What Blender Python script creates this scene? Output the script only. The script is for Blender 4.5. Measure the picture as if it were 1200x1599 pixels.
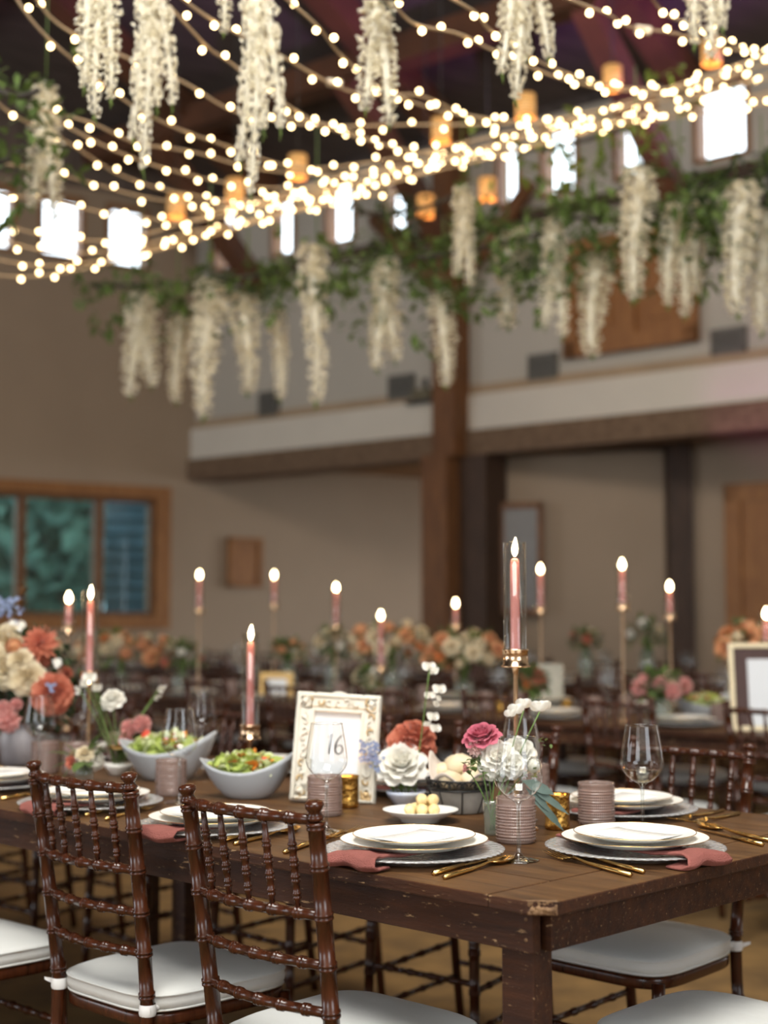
import bpy, bmesh, math, random
from mathutils import Vector, Matrix, Euler, noise
rnd = random.Random(7)
PI = math.pi
for o in list(bpy.data.objects): bpy.data.objects.remove(o, do_unlink=True)
S = bpy.context.scene
C = S.collection

# ------------------------------------------------------------------ camera
FPX = 2221.0; CAMH = 1.21; PITCH = math.atan(168.5/FPX); TZ = 0.762
cam = bpy.data.cameras.new('camera'); co = bpy.data.objects.new('camera', cam); C.objects.link(co)
co.location = (0, 0, CAMH); co.rotation_euler = (PI/2+PITCH, 0, 0)
cam.sensor_fit = 'VERTICAL'; cam.sensor_height = 36; cam.sensor_width = 27; cam.lens = 36*FPX/1599
cam.dof.use_dof = True; cam.dof.focus_distance = 2.68; cam.dof.aperture_fstop = 2.15
cam.clip_start = 0.05; cam.clip_end = 200
S.camera = co
# ------------------------------------------------------------------ exposure, world
S.view_settings.view_transform = 'Standard'; S.view_settings.look = 'None'
S.view_settings.exposure = 0.0; S.view_settings.gamma = 1.0; S.view_settings.use_curve_mapping = False
W = bpy.data.worlds.new('sky'); S.world = W; W.use_nodes = True
nt = W.node_tree; bgn = nt.nodes['Background']
tc = nt.nodes.new('ShaderNodeTexCoord'); sx = nt.nodes.new('ShaderNodeSeparateXYZ'); cr = nt.nodes.new('ShaderNodeValToRGB')
nt.links.new(tc.outputs['Generated'], sx.inputs[0]); nt.links.new(sx.outputs['Z'], cr.inputs[0]); nt.links.new(cr.outputs[0], bgn.inputs[0])
cr.color_ramp.elements[0].color = (0.82, 0.88, 0.95, 1); cr.color_ramp.elements[1].color = (0.95, 0.98, 1, 1)
bgn.inputs[1].default_value = 5.0
# ------------------------------------------------------------------ large lights: the tall windows behind the photographer, plus an added overhead fill
def area(name, loc, target, sx_, sy_, power, col):
    l = bpy.data.lights.new(name, 'AREA'); l.shape = 'RECTANGLE'; l.size = sx_; l.size_y = sy_; l.energy = power; l.color = col
    o = bpy.data.objects.new(name, l); C.objects.link(o); o.location = loc
    o.rotation_euler = (Vector(target)-Vector(loc)).to_track_quat('-Z', 'Y').to_euler()
    return o
REAR = -2.4
area('window_daylight_rear_left', (-3.2, REAR, 2.9), (-.9, 3.2, .8), 2.6, 2.6, 52, (1.0, 0.97, 0.92))
area('window_daylight_rear_right', (3.4, REAR, 2.9), (.9, 3.2, .8), 2.6, 2.6, 48, (0.94, 0.97, 1.0))
area('overhead_table_fill', (-.3, .3, 6.2), (0.1, 2.6, .8), 3.0, 3.0, 590, (1.0, 0.97, 0.91))  # added fill above the foreground table; the ceiling has no opening here

def pointl(name, loc, power, col, r=.1):
    l = bpy.data.lights.new(name, 'POINT'); l.energy = power; l.color = col; l.shadow_soft_size = r
    o = bpy.data.objects.new(name, l); C.objects.link(o); o.location = loc; return o
def spotl(name, loc, target, power, col, ang, r=.1, blend=.6):
    l = bpy.data.lights.new(name, 'SPOT'); l.energy = power; l.color = col; l.shadow_soft_size = r; l.spot_size = ang; l.spot_blend = blend
    o = bpy.data.objects.new(name, l); C.objects.link(o); o.location = loc
    o.rotation_euler = (Vector(target)-Vector(loc)).to_track_quat('-Z', 'Y').to_euler(); return o

# ------------------------------------------------------------------ photo geometry helpers
cp, sp_ = math.cos(PITCH), math.sin(PITCH)
def ray(px, py):
    a, b = px-600, 799.5-py
    return Vector((a, FPX*cp-b*sp_, FPX*sp_+b*cp))
def on_z(px, py, z=TZ):
    r = ray(px, py); t = (z-CAMH)/r.z; return Vector((r.x*t, r.y*t, z))
def at_d(px, py, d):
    r = ray(px, py); t = d/r.y; return Vector((r.x*t, d, CAMH+r.z*t))
def proj(p):
    v = Vector(p)-Vector((0, 0, CAMH)); dz = v.y*cp+v.z*sp_; up = -v.y*sp_+v.z*cp
    return (600+FPX*v.x/dz, 799.5-FPX*up/dz)
aL = math.radians(45.75)
L = Vector((-math.sin(aL), math.cos(aL), 0)); R = Vector((math.cos(aL), math.sin(aL), 0))
C0 = on_z(853, 1412)
def tp(l, r, z=0): return Vector((C0.x+L.x*l+R.x*r, C0.y+L.y*l+R.y*r, z))
ANG_L = math.atan2(L.y, L.x)      # angle of the long direction
ANG_R = math.atan2(R.y, R.x)

# ------------------------------------------------------------------ mesh builder
class MB:
    def __init__(s): s.v = []; s.f = []; s.sm = []; s.mi = []; s.M = Matrix.Identity(4); s.cur = 0
    def add(s, vs, fs, smooth=True):
        n = len(s.v); s.v += [s.M @ Vector(p) for p in vs]
        for f in fs: s.f.append([n+i for i in f]); s.sm.append(smooth); s.mi.append(s.cur)
    def box(s, a, b, smooth=False):
        x0, y0, z0 = a; x1, y1, z1 = b
        s.add([(x0,y0,z0),(x1,y0,z0),(x1,y1,z0),(x0,y1,z0),(x0,y0,z1),(x1,y0,z1),(x1,y1,z1),(x0,y1,z1)],
              [(0,3,2,1),(4,5,6,7),(0,1,5,4),(1,2,6,5),(2,3,7,6),(3,0,4,7)], smooth)
    def prism(s, poly, z0, z1, smooth=False):
        n = len(poly)
        s.add([(x,y,z0) for x,y in poly]+[(x,y,z1) for x,y in poly],
              [tuple(range(n))[::-1], tuple(range(n,2*n))]+[(i,(i+1)%n,n+(i+1)%n,n+i) for i in range(n)], smooth)
    def lathe(s, prof, n=32, cx=0, cy=0, cap0=False, cap1=False, fr=None):
        vs = []; fs = []
        for i, (r, z) in enumerate(prof):
            for k in range(n):
                a = 2*PI*k/n; rr = r if fr is None else r+fr(i, a, z)
                vs.append((cx+rr*math.cos(a), cy+rr*math.sin(a), z))
        for i in range(len(prof)-1):
            for k in range(n):
                fs.append((i*n+k, i*n+(k+1)%n, (i+1)*n+(k+1)%n, (i+1)*n+k))
        if cap0: fs.append(tuple(range(n))[::-1])
        if cap1: fs.append(tuple((len(prof)-1)*n+k for k in range(n)))
        s.add(vs, fs)
    def tube(s, pts, rad, n=8, cap=True, closed=False, flat=1.0):
        pts = [Vector(p) for p in pts]; m = len(pts)
        if not isinstance(rad, (list, tuple)): rad = [rad]*m
        vs = []; fs = []; prev = None
        for i, p in enumerate(pts):
            if closed: t = pts[(i+1)%m]-pts[i-1]
            else: t = pts[min(i+1, m-1)]-pts[max(i-1, 0)]
            if t.length < 1e-9: t = Vector((0,0,1))
            t.normalize()
            if prev is None:
                a = Vector((0,0,1)) if abs(t.z) < .9 else Vector((1,0,0))
                u = t.cross(a).normalized()
            else:
                u = (prev-t*prev.dot(t))
                u = u.normalized() if u.length > 1e-6 else t.orthogonal().normalized()
            prev = u; w = t.cross(u)
            for k in range(n):
                a = 2*PI*k/n; vs.append(p+u*(rad[i]*math.cos(a))+w*(rad[i]*flat*math.sin(a)))
        for i in range(m if closed else m-1):
            j = (i+1)%m
            for k in range(n): fs.append((i*n+k, i*n+(k+1)%n, j*n+(k+1)%n, j*n+k))
        if cap and not closed:
            fs.append(tuple(range(n))[::-1]); fs.append(tuple((m-1)*n+k for k in range(n)))
        s.add(vs, fs)
    def ball(s, c, r, nu=10, nv=7, sc=(1,1,1), jit=0, seed=0):
        c = Vector(c); vs = [c+Vector((0,0,-r*sc[2]))]; fs = []
        for i in range(1, nv):
            th = PI*i/nv
            for k in range(nu):
                a = 2*PI*k/nu
                d = Vector((math.sin(th)*math.cos(a)*sc[0], math.sin(th)*math.sin(a)*sc[1], -math.cos(th)*sc[2]))
                q = 1+(jit*noise.noise(d*3+Vector((seed, seed*2, 0))) if jit else 0)
                vs.append(c+d*r*q)
        vs.append(c+Vector((0,0,r*sc[2])))
        for k in range(nu): fs.append((0, 1+(k+1)%nu, 1+k))
        for i in range(nv-2):
            for k in range(nu):
                a = 1+i*nu+k; b = 1+i*nu+(k+1)%nu; fs.append((a, b, b+nu, a+nu))
        t = len(vs)-1; o = 1+(nv-2)*nu
        for k in range(nu): fs.append((o+k, o+(k+1)%nu, t))
        s.add(vs, fs)
    def grid(s, fn, nu, nv):
        vs = [fn(i/(nu-1), j/(nv-1)) for j in range(nv) for i in range(nu)]
        fs = [(j*nu+i, j*nu+i+1, (j+1)*nu+i+1, (j+1)*nu+i) for j in range(nv-1) for i in range(nu-1)]
        s.add(vs, fs)
    def mesh(s, name, mats):
        me = bpy.data.meshes.new(name); me.from_pydata([tuple(v) for v in s.v], [], s.f)
        me.polygons.foreach_set('use_smooth', s.sm)
        if not isinstance(mats, (list, tuple)): mats = [mats]
        for m in mats: me.materials.append(m)
        if any(s.mi): me.polygons.foreach_set('material_index', s.mi)
        me.update(); return me
    def build(s, name, mats, parent=None, loc=None, rot=None):
        o = bpy.data.objects.new(name, s.mesh(name, mats)); C.objects.link(o)
        if parent: o.parent = parent
        if loc is not None: o.location = loc
        if rot is not None: o.rotation_euler = rot
        return o
def bev(o, w, seg=2):
    m = o.modifiers.new('bevel', 'BEVEL'); m.width = w; m.segments = seg; m.limit_method = 'ANGLE'; m.angle_limit = math.radians(35); return o
def tag(o, label=None, cat=None, group=None, kind=None):
    if label: o['label'] = label
    if cat: o['category'] = cat
    if group: o['group'] = group
    if kind: o['kind'] = kind
    return o
def empty(name, loc=(0,0,0), rz=0):
    o = bpy.data.objects.new(name, None); C.objects.link(o); o.location = loc; o.rotation_euler = (0,0,rz); o.empty_display_size = .1; return o
def copy_tree(o, parent=None, skip=None):
    c = o.copy(); C.objects.link(c); c.parent = parent
    for ch in CH.get(o.name, o.children): copy_tree(ch, c)
    return c
CH = {}
_used = set()
def place(proto, loc, rz=0, label=None, cat=None, group=None, sc=None, rot=None):
    """first use moves the prototype itself, later uses copy it with its parts"""
    if proto.name in _used: o = copy_tree(proto)
    else: _used.add(proto.name); o = proto
    if proto.name not in CH: CH[proto.name] = list(proto.children)
    o.location = loc; o.rotation_euler = rot if rot else (0, 0, rz)
    o.scale = (sc,)*3 if sc and not isinstance(sc, tuple) else (sc or (1, 1, 1))
    if group is None and 'group' in o: del o['group']
    tag(o, label, cat, group)
    return o

# ------------------------------------------------------------------ materials
def lin(c): return tuple((x/255/12.92 if x/255 <= .04045 else ((x/255+.055)/1.055)**2.4) for x in c)
def newmat(name):
    m = bpy.data.materials.new(name); m.use_nodes = True; return m, m.node_tree, m.node_tree.nodes['Principled BSDF']
def mat(name, col, rough=.5, metal=0, var=.12, scale=20, bump=0, bscale=None, trans=0, coat=0, sss=0, stretch=(1,1,1), col2=None, sheen=0, ior=1.45):
    m, t, p = newmat(name); n = t.nodes; l = t.links
    tcn = n.new('ShaderNodeTexCoord'); mp = n.new('ShaderNodeMapping'); mp.inputs['Scale'].default_value = stretch
    l.new(tcn.outputs['Object'], mp.inputs[0])
    nz = n.new('ShaderNodeTexNoise'); nz.inputs['Scale'].default_value = scale; nz.inputs['Detail'].default_value = 4
    l.new(mp.outputs[0], nz.inputs[0])
    rp = n.new('ShaderNodeValToRGB'); rp.color_ramp.elements[0].position = .3; rp.color_ramp.elements[1].position = .7
    a = col2 if col2 else tuple(c*(1-var) for c in col); b = col if col2 else tuple(min(1, c*(1+var)) for c in col)
    rp.color_ramp.elements[0].color = (*a, 1); rp.color_ramp.elements[1].color = (*b, 1)
    l.new(nz.outputs[0], rp.inputs[0]); l.new(rp.outputs[0], p.inputs['Base Color'])
    p.inputs['Roughness'].default_value = rough; p.inputs['Metallic'].default_value = metal; p.inputs['IOR'].default_value = ior
    p.inputs['Transmission Weight'].default_value = trans; p.inputs['Coat Weight'].default_value = coat; p.inputs['Coat Roughness'].default_value = .08
    if sss: p.inputs['Subsurface Weight'].default_value = sss; p.inputs['Subsurface Radius'].default_value = (.01, .006, .004); p.inputs['Subsurface Scale'].default_value = 1
    if sheen: p.inputs['Sheen Weight'].default_value = sheen
    if bump:
        bn = n.new('ShaderNodeTexNoise'); bn.inputs['Scale'].default_value = bscale or scale; bn.inputs['Detail'].default_value = 5
        l.new(mp.outputs[0], bn.inputs[0]); bp = n.new('ShaderNodeBump'); bp.inputs['Strength'].default_value = bump; bp.inputs['Distance'].default_value = .01
        l.new(bn.outputs[0], bp.inputs['Height']); l.new(bp.outputs[0], p.inputs['Normal'])
    return m
def petalmat(name, c1, c2, tr=.35):
    m = mat(name, c1, .6, var=0, scale=30, col2=c2, sheen=.2); t = m.node_tree; p = t.nodes['Principled BSDF']
    out = t.nodes['Material Output']; tl = t.nodes.new('ShaderNodeBsdfTranslucent'); mx = t.nodes.new('ShaderNodeMixShader'); mx.inputs[0].default_value = tr
    src = p.inputs['Base Color'].links[0].from_socket
    t.links.new(src, tl.inputs[0]); t.links.new(p.outputs[0], mx.inputs[1]); t.links.new(tl.outputs[0], mx.inputs[2]); t.links.new(mx.outputs[0], out.inputs[0])
    return m
def emit(name, col, st):
    m, t, p = newmat(name); n = t.nodes; n.remove(p); e = n.new('ShaderNodeEmission'); e.inputs[0].default_value = (*col, 1); e.inputs[1].default_value = st
    t.links.new(e.outputs[0], n['Material Output'].inputs[0]); return m
def thinglass(name, tint=(.97,.98,.98), boost=1.3, base=.02, rough=0.0, diff=0, dcol=(.8,.8,.8), bump=0, bscale=30, tl=False):
    m, t, p = newmat(name); n = t.nodes; l = t.links; n.remove(p)
    tr = n.new('ShaderNodeBsdfTransparent'); tr.inputs[0].default_value = (*tint, 1)
    gl = n.new('ShaderNodeBsdfGlossy'); gl.inputs['Roughness'].default_value = rough; gl.inputs[0].default_value = (1, 1, 1, 1)
    fr = n.new('ShaderNodeLayerWeight'); fr.inputs[0].default_value = .5
    pw = n.new('ShaderNodeMath'); pw.operation = 'POWER'; pw.inputs[1].default_value = 4.0; l.new(fr.outputs['Facing'], pw.inputs[0])
    ma = n.new('ShaderNodeMath'); ma.operation = 'MULTIPLY_ADD'; ma.inputs[1].default_value = boost*.55; ma.inputs[2].default_value = base+.015; ma.use_clamp = True
    l.new(pw.outputs[0], ma.inputs[0])
    base_s = tr.outputs[0]
    if diff:
        df = n.new('ShaderNodeBsdfTranslucent' if tl == 'only' else 'ShaderNodeBsdfDiffuse'); df.inputs[0].default_value = (*dcol, 1)
        m0 = n.new('ShaderNodeMixShader'); m0.inputs[0].default_value = diff; l.new(base_s, m0.inputs[1]); l.new(df.outputs[0], m0.inputs[2]); base_s = m0.outputs[0]
    mx = n.new('ShaderNodeMixShader'); l.new(ma.outputs[0], mx.inputs[0]); l.new(base_s, mx.inputs[1]); l.new(gl.outputs[0], mx.inputs[2])
    l.new(mx.outputs[0], n['Material Output'].inputs[0])
    if bump:
        tcn = n.new('ShaderNodeTexCoord'); nz = n.new('ShaderNodeTexVoronoi'); nz.inputs['Scale'].default_value = bscale; l.new(tcn.outputs['Object'], nz.inputs[0])
        bp = n.new('ShaderNodeBump'); bp.inputs['Strength'].default_value = bump; bp.inputs['Distance'].default_value = .003
        l.new(nz.outputs[0], bp.inputs['Height']); l.new(bp.outputs[0], gl.inputs['Normal']); l.new(bp.outputs[0], fr.inputs['Normal'])
    return m
M = {}
M['mahog'] = mat('mahogany_lacquer', (.068,.018,.0065), .24, var=.0, col2=(.03,.008,.003), scale=14, stretch=(6,6,1), coat=.15)
M['mahog_bg'] = M['mahog']
M['cushion'] = mat('cushion_cloth', (.64,.645,.62), .85, var=.03, scale=8, bump=.25, bscale=14, sheen=.15)
M['tie'] = mat('tie_cloth', (.75,.75,.74), .9, var=.05)
M['paint_l'] = mat('taupe_wall_paint', (.345,.263,.188), .85, var=.04, scale=1.5, bump=.05, bscale=60)
M['paint_b'] = mat('grey_wall_paint', (.47,.44,.38), .85, var=.03, scale=1.5, bump=.05, bscale=60)
M['band'] = mat('fascia_paint', (.64,.60,.52), .8, var=.03, scale=2)
M['tan_trim'] = mat('tan_trim', (.38,.28,.18), .7, var=.1, scale=3)
M['beam'] = mat('rough_beam', (.20,.13,.08), .8, var=0, col2=(.12,.075,.045), scale=3, stretch=(1,6,6), bump=.3)
M['post'] = mat('post_timber', (.20,.085,.03), .6, var=0, col2=(.11,.045,.016), scale=4, stretch=(6,6,1))
M['darkpost'] = mat('dark_post_timber', (.055,.03,.018), .6, var=.3, scale=4, stretch=(6,6,1))
M['orange_wood'] = mat('honey_wood', (.34,.15,.045), .5, var=0, col2=(.22,.09,.025), scale=5, stretch=(6,6,1))
M['ceil'] = mat('ceiling_boards', (.07,.055,.05), .8, var=.3, scale=2, stretch=(1,8,1))
M['gable'] = mat('gable_boards', (.13,.10,.085), .8, var=.25, scale=2, stretch=(1,8,1))
M['rafter'] = mat('rafter_timber', (.15,.06,.028), .7, var=0, col2=(.08,.034,.017), scale=3)
M['carpet'] = mat('ochre_floor', (.26,.15,.05), .85, var=0, col2=(.13,.075,.028), scale=5, bump=.3, bscale=120)
M['vent'] = mat('vent_grey', (.13,.125,.11), .6, var=.1)
M['white_glaze'] = mat('white_glaze', (.88,.865,.82), .28, var=.01, scale=4)
M['bowl_glaze'] = mat('pale_grey_glaze', (.44,.46,.48), .35, var=.03, scale=6)
M['gold'] = mat('brushed_gold', (.83,.55,.20), .22, 1, var=.1, scale=60)
M['rosegold'] = mat('champagne_gold', (.80,.56,.36), .2, 1, var=.05, scale=40)
M['gold_rim'] = mat('gold_rim', (.75,.5,.2), .25, 1, var=.05)
M['gold_glass'] = mat('mercury_gold_glass', (.80,.48,.12), .25, 1, var=0, col2=(.32,.15,.03), scale=60, bump=.6, bscale=90)
M['napkin'] = mat('dusty_rose_linen', (.27,.088,.072), .9, var=.15, scale=14, bump=.5, bscale=400)
M['glass'] = thinglass('thin_clear_glass', tint=(.94,.95,.95), boost=2.0, base=.03)
M['stem_glass'] = thinglass('solid_clear_glass', tint=(.86,.88,.88), boost=2.2, base=.10)
M['chim_glass'] = thinglass('glass_chimney', tint=(.95,.95,.94), boost=1.9, base=.015)
M['charger'] = thinglass('pressed_glass', tint=(.88,.89,.90), boost=1.2, base=.08, rough=.15, diff=.42, dcol=(.70,.70,.70), bump=.8, bscale=90)
M['tumbler'] = thinglass('mauve_pressed_glass', tint=(.72,.60,.55), boost=1.0, base=.03, rough=.15, diff=.45, dcol=(.40,.29,.25))
M['wine'] = thinglass('white_wine', tint=(.97,.95,.88), boost=1.0, base=.03)
M['vase_glass'] = thinglass('vase_glass', tint=(.88,.92,.88), boost=1.3, base=.05, rough=.03, diff=.12, dcol=(.6,.62,.58))
M['pane'] = thinglass('window_pane', tint=(.94,.97,.98), boost=.9, base=.0)
M['candle'] = mat('dusty_pink_wax', (.60,.25,.235), .45, var=.03, sss=.3)
M['wick'] = mat('wick', (.02,.015,.01), .9)
M['flame'] = emit('flame', (1, .50, .15), 22)
M['flame_core'] = emit('flame_core', (1, .78, .45), 30)
M['bulb'] = emit('warm_bulb', (1, .72, .36), 12)
M['cord'] = mat('beige_cord', (.55,.40,.25), .6, var=.1)
M['socket'] = mat('plug_box', (.7,.6,.45), .5)
M['shade'] = None
M['leaf'] = petalmat('leaf_green', (.15,.23,.05), (.07,.12,.025), .35)
M['leaf_dark'] = petalmat('leaf_dark', (.05,.085,.025), (.02,.04,.012), .3)
M['leaf_lime'] = petalmat('leaf_lime', (.22,.30,.05), (.12,.2,.03), .35)
M['euc'] = petalmat('eucalyptus_leaf', (.15,.21,.18), (.09,.14,.12), .2)
M['stemg'] = mat('stem_green', (.12,.2,.05), .6)
M['wist'] = petalmat('cream_wisteria', (.95,.91,.79), (.88,.82,.65), .4)
M['cream'] = petalmat('cream_petal', (.86,.78,.60), (.72,.60,.38))
M['white_p'] = petalmat('white_petal', (.95,.94,.89), (.90,.87,.78), .3)
M['coral'] = petalmat('coral_petal', (.70,.25,.15), (.55,.15,.09))
M['orange_p'] = petalmat('orange_petal', (.80,.32,.10), (.62,.20,.06))
M['peach'] = petalmat('peach_petal', (.85,.52,.28), (.78,.40,.2))
M['pinkrose'] = petalmat('pink_petal', (.70,.21,.28), (.58,.13,.20))
M['blush'] = petalmat('blush_petal', (.82,.46,.42), (.72,.33,.30))
M['palepink'] = petalmat('pale_pink_petal', (.86,.66,.62), (.80,.55,.50))
M['blue_p'] = petalmat('blue_petal', (.36,.43,.62), (.26,.33,.54))
M['paper'] = mat('card_paper', (.70,.72,.74), .7, var=.01)
M['menu_paper'] = mat('menu_paper', (.86,.85,.82), .7, var=.01)
M['ink'] = mat('ink', (.03,.03,.035), .6)
M['pale_ink'] = mat('pale_ink', (.55,.53,.52), .7)
M['ornate'] = mat('distressed_white_frame', (.72,.69,.61), .6, var=0, col2=(.66,.61,.50), scale=10)
M['gilt'] = mat('worn_gilt', (.58,.42,.22), .45, .3, var=.2)
M['cream_frame'] = mat('cream_frame', (.80,.68,.45), .5, var=.08)
M['gold_frame'] = mat('gold_frame', (.55,.36,.13), .45, .3, var=.15)
M['black_wire'] = mat('black_wire', (.012,.012,.012), .4)
M['grey_wicker'] = mat('grey_coil', (.30,.28,.25), .8, var=.2)
M['bread'] = mat('bread_crust', (.66,.52,.32), .75, var=0, col2=(.74,.64,.46), scale=25, bump=.2)
M['basket_linen'] = mat('basket_linen', (.62,.54,.47), .95, var=.06)
M['butter'] = mat('butter', (.86,.72,.40), .45, var=0, col2=(.78,.56,.25), scale=60, sss=.1)
M['lettuce'] = petalmat('lettuce', (.62,.70,.20), (.40,.52,.10), .3)
M['lettuce_w'] = petalmat('lettuce_rib', (.80,.82,.55), (.70,.75,.40), .3)
M['carrot'] = mat('carrot', (.80,.28,.04), .5)
M['tomato'] = mat('tomato', (.62,.07,.03), .3)
M['blueglaze'] = mat('blue_painted_glaze', (.80,.82,.84), .15, var=0, col2=(.30,.40,.66), scale=9)
M['siding'] = mat('blue_grey_siding', (.13,.17,.21), .8, var=.25, scale=3)
M['ground'] = mat('outside_ground', (.05,.07,.03), .9)
M['treeleaf'] = mat('outside_leaves', (.20,.31,.23), .8, var=0, col2=(.09,.16,.13), scale=2)
M['bark'] = mat('bark', (.06,.05,.04), .9)
M['screen'] = mat('black_plastic', (.03,.03,.03), .5)
M['red'] = mat('red_lacquer', (.55,.06,.02), .4)

def table_wood(name, worn):
    m, t, p = newmat(name); n = t.nodes; l = t.links
    tcn = n.new('ShaderNodeTexCoord'); mp = n.new('ShaderNodeMapping'); mp.inputs['Scale'].default_value = (1.2, 16, 16)
    l.new(tcn.outputs['Object'], mp.inputs[0])
    nz = n.new('ShaderNodeTexNoise'); nz.inputs['Scale'].default_value = 3; nz.inputs['Detail'].default_value = 8; nz.inputs['Roughness'].default_value = .65; l.new(mp.outputs[0], nz.inputs[0])
    rp = n.new('ShaderNodeValToRGB'); e = rp.color_ramp.elements
    e[0].position = .32; e[0].color = (.050,.022,.008,1) if not worn else (.030,.011,.006,1)
    e[1].position = .72; e[1].color = (.175,.086,.032,1) if not worn else (.085,.030,.011,1)
    l.new(nz.outputs[0], rp.inputs[0])
    n2 = n.new('ShaderNodeTexNoise'); n2.inputs['Scale'].default_value = 2.2; n2.inputs['Detail'].default_value = 3; l.new(tcn.outputs['Object'], n2.inputs[0])
    mx = n.new('ShaderNodeMixRGB'); mx.blend_type = 'MULTIPLY'; mx.inputs[0].default_value = .6; l.new(rp.outputs[0], mx.inputs[1]); 
    r2 = n.new('ShaderNodeValToRGB'); r2.color_ramp.elements[0].position = .35; r2.color_ramp.elements[0].color = (.55,.5,.48,1); r2.color_ramp.elements[1].position = .62; r2.color_ramp.elements[1].color = (1.0,1.0,.98,1)
    l.new(n2.outputs[0], r2.inputs[0]); l.new(r2.outputs[0], mx.inputs[2])
    last = mx.outputs[0]
    mp2 = n.new('ShaderNodeMapping'); mp2.inputs['Scale'].default_value = (14, 60, 60); l.new(tcn.outputs['Object'], mp2.inputs[0])
    n3 = n.new('ShaderNodeTexNoise'); n3.inputs['Scale'].default_value = 2.0; n3.inputs['Detail'].default_value = 6; n3.inputs['Roughness'].default_value = .7; l.new(mp2.outputs[0], n3.inputs[0])
    r3 = n.new('ShaderNodeValToRGB'); r3.color_ramp.elements[0].position = .61 if worn else .76; r3.color_ramp.elements[0].color = (0,0,0,1)
    r3.color_ramp.elements[1].position = .67 if worn else .82; r3.color_ramp.elements[1].color = (1,1,1,1); l.new(n3.outputs[0], r3.inputs[0])
    m3 = n.new('ShaderNodeMixRGB'); l.new(r3.outputs[0], m3.inputs[0]); l.new(last, m3.inputs[1]); m3.inputs[2].default_value = (.36,.23,.12,1) if worn else (.2,.11,.05,1)
    l.new(m3.outputs[0], p.inputs['Base Color']); p.inputs['Roughness'].default_value = .5 if not worn else .6; p.inputs['Specular IOR Level'].default_value = .28
    bp = n.new('ShaderNodeBump'); bp.inputs['Strength'].default_value = .25 if not worn else .6; bp.inputs['Distance'].default_value = .004; l.new(n3.outputs[0] if worn else nz.outputs[0], bp.inputs['Height']); l.new(bp.outputs[0], p.inputs['Normal'])
    return m
M['tabletop'] = table_wood('farm_table_top', False)
M['tableside'] = table_wood('worn_table_side', True)
M['chip'] = mat('bare_chipped_wood', (.28,.165,.08), .8, var=0, col2=(.10,.05,.025), scale=60, bump=.8, bscale=80)

# lamp shade (lit from inside)
def shade_mat():
    m, t, p = newmat('woven_lit_shade'); n = t.nodes; l = t.links
    tcn = n.new('ShaderNodeTexCoord'); wv = n.new('ShaderNodeTexWave'); wv.inputs['Scale'].default_value = 12; wv.bands_direction = 'Z'
    l.new(tcn.outputs['Object'], wv.inputs[0]); rp = n.new('ShaderNodeValToRGB'); rp.color_ramp.elements[0].color = (.45,.21,.06,1); rp.color_ramp.elements[1].color = (.70,.40,.14,1)
    l.new(wv.outputs[0], rp.inputs[0]); l.new(rp.outputs[0], p.inputs['Base Color']); l.new(rp.outputs[0], p.inputs['Emission Color']); p.inputs['Emission Strength'].default_value = .55
    return m
M['shade'] = shade_mat()

# ================================================================== STRUCTURE
K = at_d(303, 968, 16.0); K = Vector((K.x, K.y, 0))
b = math.radians(50.5); DB = Vector((math.sin(b), -math.cos(b), 0))      # along back wall, to the right and nearer
a2 = math.radians(56.8); DL = Vector((-math.sin(a2), -math.cos(a2), 0))  # along left wall, to the left and nearer
NB = Vector((-DB.y, DB.x, 0)); NB = NB if NB.y < 0 else -NB             # room side normal of back wall
NL = Vector((-DL.y, DL.x, 0)); NL = NL if NL.x > 0 else -NL
def whit(px, py, D, off=0, N=None):
    """s along the wall and height where the sight line meets the wall plane"""
    o = K + (N*off if N else Vector((0,0,0)))
    r = ray(px, py)
    # o.xy + s D = t r
    det = D.x*(-r.y)-D.y*(-r.x)
    bx, by = -o.x, -o.y
    s = (bx*(-r.y)-by*(-r.x))/det
    t = ((o.x+s*D.x)/r.x) if abs(r.x) > 1 else (o.y+s*D.y)/r.y
    return s, CAMH+r.z*t
def wallmb(D, N):
    m = MB(); m.M = Matrix(((D.x, N.x, 0, K.x), (D.y, N.y, 0, K.y), (0, 0, 1, 0), (0, 0, 0, 1))); return m   # local: s, out, z
def struct(o): o['kind'] = 'structure'; return o
def panelwall(mb, s0, s1, z0, z1, holes, y0=-.18, y1=0):
    """wall slab with rectangular holes (sharing no s range) in it"""
    cur = s0
    for (a, b_, c, d) in sorted(holes):
        if a > cur: mb.box((cur, y0, z0), (a, y1, z1))
        mb.box((a, y0, z0), (b_, y1, c)); mb.box((a, y0, d), (b_, y1, z1)); cur = b_
    if cur < s1: mb.box((cur, y0, z0), (s1, y1, z1))

fl = MB(); fl.box((-18, -6, -.1), (12, 24, 0)); struct(fl.build('floor', M['carpet']))

ZC0, ZC1 = 5.12, 5.85
# left wall with the big window and the clerestory row
sR, zT = whit(243, 779, DL); _, zB = whit(243, 963, DL); sLft, _ = whit(-150, 850, DL)
cler_l = [whit(p, 350, DL)[0] for p in (-60, 20, 65, 128, 170, 228)]
holes = []
ml = wallmb(DL, NL)
lowh = [(sR, sLft, zB, zT)]
ml.box((-3.6, -.18, 0), (0, 0, 3.2)); panelwall(ml, 0, 17, 0, 4.9, lowh)
hl = []
for i in range(0, 6, 2):
    a_, b_ = sorted((cler_l[i], cler_l[i+1])); hl.append((a_-.03, b_+.03, 5.10, 5.80))
panelwall(ml, 0, 17, 4.9, 5.92, hl)
struct(ml.build('wall_left', M['paint_l']))
ml = wallmb(DL, NL); ml.box((0, -.18, 5.92), (17, .01, 9.5)); struct(ml.build('wall_left_gable', M['gable']))
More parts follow.
